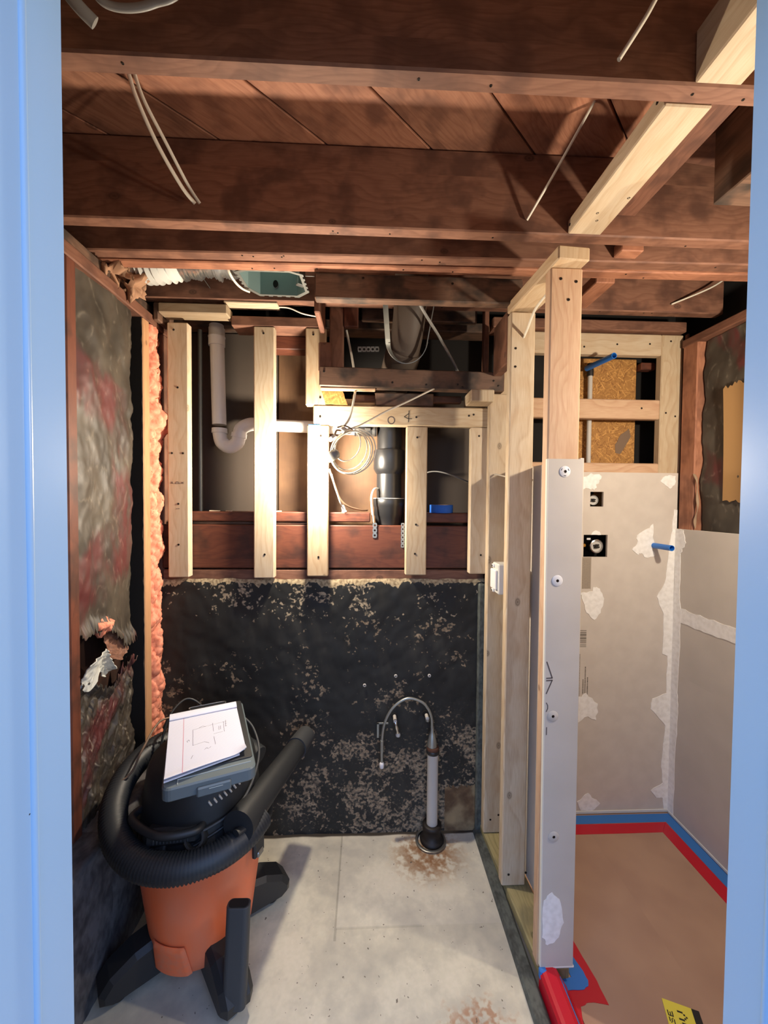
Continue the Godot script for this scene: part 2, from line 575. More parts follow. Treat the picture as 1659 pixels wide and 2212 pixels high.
func make_concrete():
	# black-coated concrete: 1.40 m wide, 1.14 m high, flaked off towards the lower right and along the top edge
	var a := fnl(101, 7.0, 5)
	var b := fnl(103, 26.0, 4)
	var c := fnl(107, 2.6, 3)
	var e := fnl(109, 60.0, 3)
	var g := fnl(113, 1.0, 3)
	var W := 900
	var H := 740
	var col := PackedByteArray(); col.resize(W * H * 3)
	var rgh := PackedByteArray(); rgh.resize(W * H * 3)
	var k := 0
	for j in H:
		for i in W:
			var x := -0.88 + 1.40 * i / W
			var y := 1.14 * (1.0 - float(j) / H)
			# how likely the coat has come off here
			var low := smoothstep(0.68, 0.36, y) * smoothstep(-0.50, -0.05, x)
			var top := smoothstep(0.96, 1.13, y)
			low *= clampf(0.62 + g.get_noise_2d(x * 4.0 + 2.0, y * 4.0) * 1.5, 0.15, 1.15)
			var dens := 0.98 * low + 0.24 * top + 0.14 * smoothstep(0.80, 0.3, y)
			var n := a.get_noise_2d(x, y) * 0.55 + b.get_noise_2d(x, y) * 0.75 + c.get_noise_2d(x, y) * 0.7
			var fine := e.get_noise_2d(x, y)
			var off := smoothstep(0.44, 0.60, n + dens * 0.60 + fine * 0.40)
			off = clampf(off + (0.55 if fine > 0.36 and low > 0.12 else 0.0) * minf(low * 2.0, 1.0), 0.0, 1.0)
			off *= clampf(0.62 + fine * 1.2 + b.get_noise_2d(x + 3.0, y * 1.7) * 0.8, 0.08, 1.0)
			var smear := g.get_noise_2d(x * 14.0 + y * 3.0, y * 2.5)
			var black := Color(0.105, 0.103, 0.092).lerp(Color(0.245, 0.24, 0.215), clampf(smear * 0.55 + c.get_noise_2d(x + 5.0, y) * 0.5 + 0.02, 0.0, 1.0))
			var tan := Color(0.80, 0.71, 0.58).lerp(Color(0.44, 0.37, 0.295), clampf(fine + 0.4, 0.0, 1.0))
			if top > 0.0 and y > 0.95:
				tan = tan.lerp(Color(0.74, 0.68, 0.57), 0.6)
			var q := black.lerp(tan, off)
			# a bare square near the floor by the drain
			if x > 0.352 and y < 0.205 + b.get_noise_2d(x * 2.0, 3.0) * 0.02:
				q = Color(0.58, 0.49, 0.36).lerp(Color(0.35, 0.26, 0.18), clampf(a.get_noise_2d(x, y) * 1.4 + 0.4, 0.0, 1.0))
				off = 1.0
			# bare top lip
			if y > 1.1235 + minf(a.get_noise_2d(x * 2.0, 9.0), 0.1) * 0.035 + fine * 0.004:
				q = Color(0.70, 0.63, 0.50).lerp(Color(0.45, 0.38, 0.29), clampf(fine + 0.3, 0.0, 1.0))
				off = 1.0
			col[k] = int(q.r * 255); col[k + 1] = int(q.g * 255); col[k + 2] = int(q.b * 255)
			var rv := int(lerpf(0.68 + smear * 0.12, 0.95, off) * 255)
			rgh[k] = rv; rgh[k + 1] = rv; rgh[k + 2] = rv
			k += 3
	M.black_wall = std(Color.WHITE)
	M.black_wall.albedo_texture = tex_from(W, H, col)
	rough_map(M.black_wall, tex_from(W, H, rgh))
	# floor slab: x -0.80..0.50, depth 0.40..1.74
	var f1 := fnl(121, 3.2, 4)
	var f2 := fnl(127, 16.0, 4)
	var f3 := fnl(131, 45.0, 3)
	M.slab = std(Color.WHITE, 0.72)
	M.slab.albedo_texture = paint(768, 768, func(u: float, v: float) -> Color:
		var x := -0.80 + 1.30 * u
		var d := 1.74 - 1.34 * v
		var m := f1.get_noise_2d(x, d)
		var s := f2.get_noise_2d(x, d)
		var t := f3.get_noise_2d(x, d)
		var q := Color(0.79, 0.765, 0.68).lerp(Color(0.68, 0.66, 0.60), clampf(m * 0.9 + s * 0.5 + 0.35, 0.0, 1.0))
		q = q.lerp(Color(0.84, 0.81, 0.73), clampf(-m * 0.8 + t * 0.4, 0.0, 0.8))
		# an older patch, a hair lighter, with a straight edge
		if x > -0.095 and d > 1.34:
			q = q.lightened(0.07)
		elif absf(x + 0.098) < 0.004 and d > 1.30:
			q = q.darkened(0.13)
		if x > -0.095 and absf(d - 1.34) < 0.004 and x < 0.2:
			q = q.darkened(0.06)
		# rust around the drain
		var r := Vector2(x - 0.26, (d - 1.62) * 1.15).length() + s * 0.07
		q = q.lerp(Color(0.50, 0.33, 0.19), smoothstep(0.20, 0.05, r) * clampf(0.55 + s * 1.4 + t * 0.5, 0.0, 0.9))
		var r2 := Vector2((x - 0.33) * 0.6, d - 1.075).length() + s * 0.05
		q = q.lerp(Color(0.62, 0.44, 0.32), smoothstep(0.075, 0.02, r2) * clampf(0.35 + t * 1.3, 0.0, 0.7))
		if t > 0.60 and s > 0.15:
			q = q.lerp(Color(0.26, 0.23, 0.2), 0.7)
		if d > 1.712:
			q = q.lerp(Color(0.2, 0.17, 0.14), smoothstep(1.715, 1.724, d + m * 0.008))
		return q)
	var h1 := fnl(141, 6.0, 5)
	var h2 := fnl(143, 30.0, 4)
	M.stem = std(Color.WHITE, 0.85)
	M.stem.albedo_texture = paint(256, 256, func(u: float, v: float) -> Color:
		var m := h1.get_noise_2d(u, v)
		var s := h2.get_noise_2d(u, v * 0.5)
		return Color(0.40, 0.39, 0.39).lerp(Color(0.24, 0.23, 0.235), clampf(m + s * 0.6 + 0.4, 0.0, 1.0)))
	M.stem.uv1_triplanar = true
	M.stem.uv1_scale = Vector3(1.6, 1.6, 1.6)
	M.curb = std(Color(0.86, 0.92, 0.86), 0.7)
	M.curb.albedo_texture = M.stem.albedo_texture
	M.curb.uv1_triplanar = true
	M.curb.uv1_scale = Vector3(2.5, 2.5, 2.5)
	M.hall_floor = std(Color(0.36, 0.35, 0.34), 0.85)
	M.jamb = std(Color(0.61, 0.73, 0.83), 0.32)  # one even pale blue tone for the jambs and outer wall face
	M.raw_wall = std(Color(0.52, 0.45, 0.39), 0.9)
	# masking paper on the right-hand floor
	var p1 := fnl(151, 4.0, 3)
	M.paper = std(Color.WHITE, 0.85)
	M.paper.albedo_texture = paint(256, 256, func(u: float, v: float) -> Color:
		var q := p1.get_noise_2d(u, v)
		return Color(0.67, 0.54, 0.45).lerp(Color(0.63, 0.50, 0.42), clampf(q + 0.5, 0.0, 1.0)))

func make_soft():
	var a := fnl(161, 2.0, 3)
	var b := fnl(163, 9.0, 4)
	var r := fnl(167, 5.0, 4)
	r.fractal_type = FastNoiseLite.FRACTAL_RIDGED
	var kraft := func(red: Array, streak: float) -> Callable:
		return func(u: float, v: float) -> Color:
			var y := 2.2 - 1.78 * v
			var m := a.get_noise_2d(u * 1.2, y * 2.0)
			var low := smoothstep(1.0, 0.8, y) * streak
			var s := b.get_noise_2d(u * 0.5 - y * 0.6 * low, y * lerpf(1.2, 3.0, low))
			var q := Color(0.28, 0.25, 0.21).lerp(Color(0.19, 0.168, 0.14), clampf(m * 1.1 + 0.45, 0.0, 1.0))
			q = q.lerp(Color(0.20, 0.16, 0.135), clampf(s * 1.3 * (0.35 + low), 0.0, 0.8))
			for z in red:
				var w: float = b.get_noise_2d(u * 0.3, y * 0.6) * 0.05
				var dd: float = maxf(absf(u - z[0]) / z[2], absf(y + (u - 0.5) * z[4] - z[1] + w) / z[3])
				q = q.lerp(Color(0.33, 0.125, 0.125), smoothstep(1.15, 0.6, dd) * clampf(0.55 + a.get_noise_2d(u * 2.0, y * 2.0) * 0.8 + b.get_noise_2d(u, y) * 0.35, 0.1, 0.85))
			var crease_light := r.get_noise_2d(u * 0.55 + 3.0 + y * 0.5 * low, y * 1.1)
			q = q.lerp(Color(0.66, 0.62, 0.55), smoothstep(0.55, 0.95, crease_light) * 0.45 * (0.6 + low))  # pale streaks paint wrinkle highlights into the paper colour
			return q
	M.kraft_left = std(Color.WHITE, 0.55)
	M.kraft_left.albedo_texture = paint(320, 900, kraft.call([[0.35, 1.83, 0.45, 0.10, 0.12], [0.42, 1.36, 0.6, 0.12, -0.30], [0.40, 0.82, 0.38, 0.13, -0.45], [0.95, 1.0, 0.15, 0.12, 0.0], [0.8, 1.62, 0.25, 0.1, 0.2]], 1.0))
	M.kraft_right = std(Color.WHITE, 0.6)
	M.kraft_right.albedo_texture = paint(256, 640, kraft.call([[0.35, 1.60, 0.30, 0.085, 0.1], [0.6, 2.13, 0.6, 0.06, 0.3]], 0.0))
	M.kraft_tan = std(Color(0.58, 0.44, 0.27), 0.7)
	M.kraft_edge = std(Color(0.60, 0.50, 0.40), 0.8)
	M.white_foil = std(Color(0.78, 0.78, 0.74), 0.5)
	var f1 := fnl(171, 14.0, 4)
	M.fibre = std(Color.WHITE, 0.95)
	M.fibre.albedo_texture = paint(128, 256, func(u: float, v: float) -> Color:
		var q := f1.get_noise_2d(u, v * 0.5)
		return Color(0.93, 0.62, 0.50).lerp(Color(0.72, 0.38, 0.28), clampf(q + 0.35, 0.0, 1.0)))
	M.fibre.uv1_triplanar = true
	M.fibre.uv1_scale = Vector3(4, 4, 4)
	M.fibre_brown = std(Color(0.62, 0.47, 0.36), 0.95)
	# oriented strand board: many short light and dark flakes
	var g := RandomNumberGenerator.new()
	g.seed = 5
	var im := Image.create(320, 320, false, Image.FORMAT_RGB8)
	im.fill(Color(0.62, 0.44, 0.22))
	for k in 2600:
		var c := Vector2(g.randf() * 320, g.randf() * 320)
		var ang := g.randf_range(-1.2, 1.2) + (PI / 2 if g.randf() < 0.5 else 0.0)
		var ln := g.randf_range(8, 26)
		var w := g.randf_range(1, 4)
		var q := Color(0.80, 0.60, 0.33).lerp(Color(0.50, 0.33, 0.15), g.randf())
		var dir := Vector2.from_angle(ang)
		for s in int(ln):
			var p := c + dir * s
			im.fill_rect(Rect2i(int(p.x), int(p.y), int(w), int(w)), q)
	M.osb = std(Color.WHITE, 0.75)
	M.osb.albedo_texture = ImageTexture.create_from_image(im)
	M.osb.uv1_triplanar = true
	M.osb.uv1_scale = Vector3(2.2, 2.2, 2.2)

const GLYPHS := {"S": [15, 16, 14, 1, 30], "E": [31, 16, 30, 16, 31], "A": [14, 17, 31, 17, 17], "M": [17, 27, 21, 17, 17], "V": [17, 17, 17, 10, 4], "T": [31, 4, 4, 4, 4], "I": [4, 4, 4, 4, 4]}

# block letters into an image; dir_up: written upwards (turned a quarter to the left)
func letters(im: Image, s: String, x: int, y: int, px: int, c: Color, dir_up := false):
	var off := 0
	for ch in s:
		if GLYPHS.has(ch):
			var rows: Array = GLYPHS[ch]
			for r in 5:
				for b in 5:
					if rows[r] & (16 >> b):
						if dir_up:
							im.fill_rect(Rect2i(x + r * px, y - (off + b) * px, px, px), c)
						else:
							im.fill_rect(Rect2i(x + (off + b) * px, y + r * px, px, px), c)
		off += 6

func make_drywall():
	var n := fnl(181, 5.0, 3)
	M.dry = std(Color.WHITE, 0.9)
	M.dry.albedo_texture = paint(256, 256, func(u: float, v: float) -> Color:
		var q := n.get_noise_2d(u, v)
		return Color(0.77, 0.735, 0.69).lerp(Color(0.745, 0.71, 0.665), clampf(q + 0.5, 0.0, 1.0)))
	M.dry.uv1_triplanar = true
	M.dry.uv1_scale = Vector3(1, 1, 1)
	M.dry_core = std(Color(0.84, 0.82, 0.76), 0.9)
	# printed panel: 0.60..1.45 by 0..1.61 m at 800 px per metre
	var W := 680
	var H := 1288
	var data := PackedByteArray()
	data.resize(W * H * 3)
	var k := 0
	for j in H:
		for i in W:
			var q := n.get_noise_2d(i / 400.0, j / 400.0)
			var c := Color(0.79, 0.75, 0.705).lerp(Color(0.765, 0.725, 0.68), clampf(q + 0.5, 0.0, 1.0))
			data[k] = int(c.r * 255); data[k + 1] = int(c.g * 255); data[k + 2] = int(c.b * 255)
			k += 3
	var im := Image.create_from_data(W, H, false, Image.FORMAT_RGB8, data)
	var X := func(x: float) -> int: return int((x - 0.60) * 800)
	var Y := func(y: float) -> int: return int((1.61 - y) * 800)
	var ink := Color(0.36, 0.33, 0.30)
	var grey := Color(0.53, 0.49, 0.44)
	var g := RandomNumberGenerator.new()
	g.seed = 3
	# a block of fine print running up the board
	im.fill_rect(Rect2i(X.call(1.000), Y.call(1.214), 34, 118), Color(0.60, 0.55, 0.49))
	for c in 5:
		var x0: int = X.call(1.003) + c * 6
		var y0: int = Y.call(1.205)
		while y0 < Y.call(1.07):
			var ln := g.randi_range(2, 6)
			im.fill_rect(Rect2i(x0, y0, 3, ln), grey)
			y0 += ln + g.randi_range(1, 2)
	im.fill_rect(Rect2i(X.call(1.042), Y.call(1.214), 1, 120), grey)
	letters(im, "IM", X.call(0.984), Y.call(1.062), 2, ink, true)
	im.fill_rect(Rect2i(X.call(0.981), Y.call(1.089), 14, 2), ink)
	im.fill_rect(Rect2i(X.call(0.981), Y.call(1.243), 13, 1), grey)
	# bar code
	var y1: int = Y.call(0.872)
	while y1 < Y.call(0.792):
		var t := g.randi_range(1, 3)
		im.fill_rect(Rect2i(X.call(0.996), y1, 26, t), ink)
		y1 += t + g.randi_range(1, 3)
	# columns of print lower down
	for c in [[0.985, 0.735, 0.56], [0.995, 0.76, 0.56], [1.014, 0.64, 0.57], [1.025, 0.70, 0.57], [1.036, 0.65, 0.57], [0.984, 0.955, 0.92], [0.993, 1.42, 1.365]]:
		var yy: int = Y.call(c[1])
		while yy < Y.call(c[2]):
			var ln := g.randi_range(2, 5)
			im.fill_rect(Rect2i(X.call(c[0]), yy, 4, ln), ink.lerp(grey, g.randf() * 0.6))
			yy += ln + 1
	M.dry_print = std(Color.WHITE, 0.9)
	M.dry_print.albedo_texture = ImageTexture.create_from_image(im)
	var mn := fnl(191, 12.0, 4)
	M.mud = std(Color.WHITE, 0.85)
	M.mud.albedo_texture = paint(128, 128, func(u: float, v: float) -> Color:
		var q := mn.get_noise_2d(u, v)
		return Color(0.93, 0.92, 0.90).lerp(Color(0.87, 0.855, 0.83), clampf(q * 1.0 + 0.3, 0.0, 1.0)))
	M.mud.uv1_triplanar = true
	M.mud.uv1_scale = Vector3(3, 3, 3)

func make_vac_materials():
	var n := fnl(201, 4.0, 4)
	M.vac_orange = std(Color.WHITE, 0.42)
	M.vac_orange.albedo_texture = paint(128, 128, func(u: float, v: float) -> Color:
		var q := n.get_noise_2d(u, v)
		return Color(0.95, 0.46, 0.27).lerp(Color(0.90, 0.49, 0.34), clampf(q + 0.5, 0.0, 1.0)))
	M.vac_black = std(Color(0.135, 0.14, 0.145), 0.5)
	M.vac_grey = std(Color(0.215, 0.22, 0.225), 0.6)
	M.hose = std(Color(0.155, 0.165, 0.175), 0.5)
	M.wheel = std(Color(0.05, 0.05, 0.055), 0.6)
	M.clear_grey = std(Color(0.38, 0.42, 0.43), 0.3)
	M.clear_edge = std(Color(0.56, 0.60, 0.60), 0.25)
	# the ruled pad: 0.216 by 0.356 m
	var im := Image.create(432, 712, false, Image.FORMAT_RGB8)
	im.fill(Color(0.80, 0.81, 0.86))
	for i in 44:
		im.fill_rect(Rect2i(0, 90 + i * 14, 432, 1), Color(0.50, 0.54, 0.70))
	im.fill_rect(Rect2i(86, 0, 2, 712), Color(0.66, 0.34, 0.42))
	im.fill_rect(Rect2i(89, 0, 1, 712), Color(0.76, 0.54, 0.60))
	var line := func(a: Vector2, b: Vector2, c: Color):
		var m := int(a.distance_to(b))
		for s in m:
			var p := a.lerp(b, float(s) / m)
			im.fill_rect(Rect2i(int(p.x), int(p.y), 2, 2), c)
	var pc := Color(0.28, 0.28, 0.33)
	# the pencilled floor plan
	for l in [[142, 262, 262, 256], [142, 262, 140, 452], [140, 452, 205, 450], [205, 450, 232, 480], [262, 236, 262, 352], [262, 420, 266, 520], [262, 258, 330, 256], [330, 250, 326, 392], [262, 386, 318, 388], [298, 300, 296, 352], [308, 300, 306, 350], [344, 236, 340, 330], [180, 256, 200, 244], [200, 244, 220, 262], [108, 380, 118, 372], [118, 372, 122, 390], [108, 380, 112, 396], [204, 540, 216, 528], [216, 528, 226, 544], [230, 540, 240, 530], [140, 560, 130, 590], [330, 262, 350, 256], [336, 290, 350, 286], [334, 318, 348, 322]]:
		line.call(Vector2(l[0], l[1]), Vector2(l[2], l[3]), pc)
	M.pad = std(Color.WHITE, 0.75)
	M.pad.albedo_texture = ImageTexture.create_from_image(im)
	M.page = std(Color(0.80, 0.81, 0.86), 0.8)
	# the yellow label
	var lb := Image.create(200, 240, false, Image.FORMAT_RGB8)
	lb.fill(Color(0.86, 0.80, 0.28))
	lb.fill_rect(Rect2i(158, 0, 42, 240), Color(0.06, 0.05, 0.06))
	letters(lb, "SE", 12, 118, 6, Color(0.10, 0.09, 0.05), true)
	letters(lb, "TE", 12, 200, 6, Color(0.10, 0.09, 0.05), true)
	letters(lb, "EAV", 70, 200, 10, Color(0.10, 0.09, 0.05), true)
	M.label = std(Color.WHITE, 0.6)
	M.label.albedo_texture = ImageTexture.create_from_image(lb)

# ---------------------------------------------------------------- shell
func build_shell():
	# concrete floor slab, textured on top
	var st := new_st()
	quad(st, P(-0.80, 0, 0.40), P(0.50, 0, 0.40), P(0.50, 0, 1.74), P(-0.80, 0, 1.74), Vector3.UP, V2(0, 1), V2(1, 1), V2(1, 0), V2(0, 0))
	quad(st, P(-0.80, 0, 0.40), P(0.50, 0, 0.40), P(0.50, -0.03, 0.40), P(-0.80, -0.03, 0.40), Vector3.BACK)
	quad(st, P(0.50, 0, 0.40), P(0.50, 0, 1.74), P(0.50, -0.03, 1.74), P(0.50, -0.03, 0.40), Vector3.RIGHT)
	quad(st, P(-0.80, 0, 0.40), P(-0.80, 0, 1.74), P(-0.80, -0.03, 1.74), P(-0.80, -0.03, 0.40), Vector3.LEFT)
	quad(st, P(-0.80, -0.03, 0.40), P(0.50, -0.03, 0.40), P(0.50, -0.03, 1.74), P(-0.80, -0.03, 1.74), Vector3.DOWN)
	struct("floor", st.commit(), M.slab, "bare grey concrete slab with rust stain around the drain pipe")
	var s := span(-3.0, 3.0, -0.15, -0.004, -3.5, 2.1, 0.0)
	struct("floor", s[0], M.hall_floor, "ground slab under the rooms and outside the doorway", s[1])
	# black-coated concrete, slightly wavy, with a crumbled top edge
	var n := fnl(301, 5.0, 3)
	var n2 := fnl(303, 18.0, 3)
	var wall := sheet(func(u: float, v: float) -> Vector3:
		var x := -0.88 + 1.40 * u
		var top := 1.128 + n2.get_noise_2d(x * 0.6, 0.0) * 0.005
		var y := top * v
		return P(x, y, 1.739 - n.get_noise_2d(x, y) * 0.004 - n2.get_noise_2d(x, y) * 0.002 + 0.004 * smoothstep(0.985, 1.0, v)), 120, 90, 0.012)
	var wb := struct("wall_back", wall, M.black_wall, "concrete stem wall coated black with tan flaked patches")
	s = span(-1.0, 0.575, 0.0, 1.118, 1.752, 1.99, 0.0)
	mesh_node("concrete_core", s[0], M.stem, wb, s[1])
	s = span(-1.06, 1.62, -0.1, 2.7, 2.0, 2.06, 0.0)
	struct("wall_rear", s[0], M.void_board, "dark outer boarding at the back of the cavities", s[1])
	s = span(-1.06, -1.0, -0.1, 2.7, 0.36, 2.0, 0.0)
	struct("wall_left", s[0], M.void_board, "dark outer boarding behind the left insulation", s[1])
	s = span(1.56, 1.62, -0.1, 2.7, 0.36, 2.0, 0.0)
	struct("wall_right", s[0], M.void_board, "dark outer boarding behind the right insulation", s[1])
	# low concrete stem on the left
	var stem := sheet(func(u: float, v: float) -> Vector3:
		var d := 0.5 + 1.235 * u
		if v < 0.8:
			var y := 0.43 * v / 0.8
			return P(-0.79 + n.get_noise_2d(d, y) * 0.006 + n2.get_noise_2d(d, y) * 0.003, y, d)
		return P(-0.79 - (v - 0.8) / 0.2 * 0.10, 0.43 + n2.get_noise_2d(d, v) * 0.004, d), 80, 40, 0.01)
	struct("wall_left_footing", stem, M.stem, "low grey concrete footing at the foot of the left wall")
	# wall with the doorway
	var sw := new_st()
	cbox(sw, P(-0.72, 1.3, 0.43), Vector3(0.68, 2.7, 0.14), 0.0)
	cbox(sw, P(1.06, 1.3, 0.43), Vector3(1.12, 2.7, 0.14), 0.0)
	cbox(sw, P(0.06, 2.41, 0.43), Vector3(0.88, 0.48, 0.14), 0.0)
	struct("wall_front", sw.commit(), M.raw_wall, "brown unfinished wall around the doorway")
	var fs := new_st()
	cbox(fs, P(-1.19, 1.3, 0.354), Vector3(1.62, 2.7, 0.008), 0.0)
	cbox(fs, P(1.55, 1.3, 0.354), Vector3(2.10, 2.7, 0.008), 0.0)
	cbox(fs, P(0.06, 2.41, 0.354), Vector3(0.88, 0.48, 0.008), 0.0)
	struct("wall_front", fs.commit(), M.jamb, "pale blue-white outer face of the doorway wall")
	var j := struct("trim_1", box_mesh(Vector3(0.02, 2.17, 0.15), 0.003), M.jamb, "pale blue-white left door jamb", P(-0.37, 1.085, 0.4245))
	mesh_node("bead", lathe_mesh([[0.0, -1.08], [0.005, -1.08], [0.005, 1.08], [0.0, 1.08]], 14), M.jamb, j, Vector3(0.0085, 0, -0.018))
	for k in [[0.011, 0.31, 0.045], [0.0105, 0.045, -0.012], [0.0105, -0.3, 0.02]]:
		mesh_node("scuff", lathe_mesh([[0.0, 0.0], [0.0012, 0.0], [0.0, 0.0006]], 8, Transform3D(Basis(Vector3.BACK, -PI / 2), Vector3.ZERO)), M.screw, j, Vector3(0.0099, k[1], k[2]))
	var j2 := struct("trim_2", box_mesh(Vector3(0.02, 2.17, 0.15), 0.003), M.jamb, "pale blue-white right door jamb", P(0.49, 1.085, 0.4245))
	mesh_node("bead", lathe_mesh([[0.0, -1.08], [0.005, -1.08], [0.005, 1.08], [0.0, 1.08]], 14), M.jamb, j2, Vector3(-0.0085, 0, -0.018))

# ---------------------------------------------------------------- ceiling
func build_ceiling():
	var s := span(-1.06, 1.62, 2.57, 2.66, 0.30, 2.06, 0.0)
	var deck := struct("ceiling", s[0], M.void_board, "dark underside of the floor above, boarded with diagonal planks", s[1])
	var along := V2(0.733, 0.680)
	var across := V2(0.680, -0.733)
	var pm: Array = []
	for m in M.plank:
		var c: StandardMaterial3D = m.duplicate()
		c.uv1_scale = Vector3(4.0, 0.5, 1.0)
		pm.append(c)
	# corners of the deck in (x, depth)
	var rect: PackedVector2Array = []
	for q in [V2(-1.0, 0.36), V2(1.56, 0.36), V2(1.56, 2.0), V2(-1.0, 2.0)]:
		rect.append(V2(q.dot(across), q.dot(along)))
	var seam := V2(-0.641, 1.067).dot(across)
	var width := 0.2165
	for i in range(-6, 10):
		var a := seam + i * width + 0.003
		var strip := PackedVector2Array([V2(a, -5), V2(a + width - 0.006, -5), V2(a + width - 0.006, 5), V2(a, 5)])
		for poly in Geometry2D.intersect_polygons(rect, strip):
			var bx := Basis(Vector3(across.x, 0, -across.y), Vector3(along.x, 0, -along.y), Vector3.UP)
			var o := mesh_node("plank", prism_mesh(poly, 0.02, Transform3D(bx, Vector3.ZERO), 0.0015), pm[posmod(i * 7, 3)], deck, Vector3.ZERO)
			o.position = Vector3(0, 2.551, 0) - deck.position
	# joists
	var g := "old ceiling joists"
	joist(-0.99, 1.55, 2.30, 2.538, 0.790, 0.831, M.old[0], "nearest old brown ceiling joist, crossing the top of the view", g)
	joist(-0.99, 1.55, 2.298, 2.538, 1.238, 1.283, M.old[1], "second old ceiling joist back, where the pale block ends", g)
	var a := joist(-0.99, 1.55, 2.277, 2.538, 1.340, 1.386, M.old[0], "front board of the doubled old joist before the fan box", g)
	a.rotation.y = -0.017
	a = joist(-0.99, 1.55, 2.275, 2.538, 1.394, 1.440, M.old_light, "rear board of the doubled old joist, above the stained header", g)
	a.rotation.y = -0.017
	joist(-0.99, 1.50, 2.272, 2.538, 1.655, 1.697, M.old[1], "rearmost old joist, close above the back wall studs", g)
	for k in [[0.35, 0.79, 0.640, 0.735, "pale new lumber block in front of the nearest joist", 2.40], [0.831, 1.238, 0.613, 0.716, "pale new lumber block between the two nearest joists", 2.34]]:
		s = span(k[2], k[3], 2.299, k[5], k[0] + 0.001, k[1] - 0.001)
		var o := one("wood_block", s[0], M.pine[1], k[4], "lumber", s[1], "pale blocks between joists")
		if k[0] > 0.5:
			screws(o, [Vector3(-0.012, -0.0195, -0.11), Vector3(0.004, -0.0195, -0.14), Vector3(0.04, -0.0195, -0.05)], Vector3.DOWN)
			screws(o, [Vector3(-0.0515, 0.0, -0.19), Vector3(-0.0515, 0.006, 0.18)], Vector3.LEFT)
	s = span(0.722, 0.825, 2.36, 2.40, 0.832, 1.237)
	one("wood_block", s[0], M.old[2], "old brown board lying beside the pale lumber block", "lumber", s[1])
	s = span(0.815, 0.890, 2.285, 2.325, 1.284, 1.328)
	one("bridging", s[0], M.old_light, "short bridging piece between the second and doubled joists", "lumber", s[1], "bridging pieces")
	s = span(0.832, 0.905, 2.277, 2.315, 1.458, 1.654)
	one("bridging", s[0], M.old_light, "bridging piece between the doubled and rearmost joists", "lumber", s[1], "bridging pieces")
	s = span(0.955, 1.28, 2.30, 2.50, 0.965, 1.10)
	one("wood_block", s[0], M.dirty, "dark rough block end near the top of the right jamb", "lumber", s[1])
	var strip := ragged([V2(0.90, 1.20), V2(1.0, 1.05), V2(1.28, 1.08), V2(1.20, 1.235)], 0.002, 4, 3)
	one("wood_block", prism_mesh(strip, 0.03, Transform3D(Basis(Vector3.RIGHT, Vector3(0, 0, -1), Vector3.UP), Vector3.ZERO)), M.old[2], "short old board nailed under the planks by the right jamb", "lumber", Vector3(0, 2.52, 0))

func joist(x0: float, x1: float, y0: float, y1: float, d0: float, d1: float, m: Material, label: String, g: String) -> MeshInstance3D:
	var s := span(x0, x1, y0, y1, d0, d1, 0.004, 0)
	var o := one("ceiling_joist", s[0], m, label, "joist", s[1], g)
	var sp: Array = []
	for k in 7:
		sp.append(Vector3(rng.randf_range(-0.8, 1.1), -(y1 - y0) / 2, rng.randf_range(-0.012, 0.012)))
	screws(o, sp, Vector3.DOWN, 0.003)
	return o

func stud(n: String, x0: float, x1: float, y0: float, y1: float, d0: float, d1: float, m: Material, label: String, g := "", heads: Array = [], cat := "stud") -> MeshInstance3D:
	var s := span(x0, x1, y0, y1, d0, d1, 0.004)
	var o := one(n, s[0], m, label, cat, s[1], g)
	var hs: Array = []
	for h in heads:
		hs.append(P(h[0], h[1], d0) - s[1] + Vector3(0, 0, 0.0004))
	screws(o, hs)
	return o

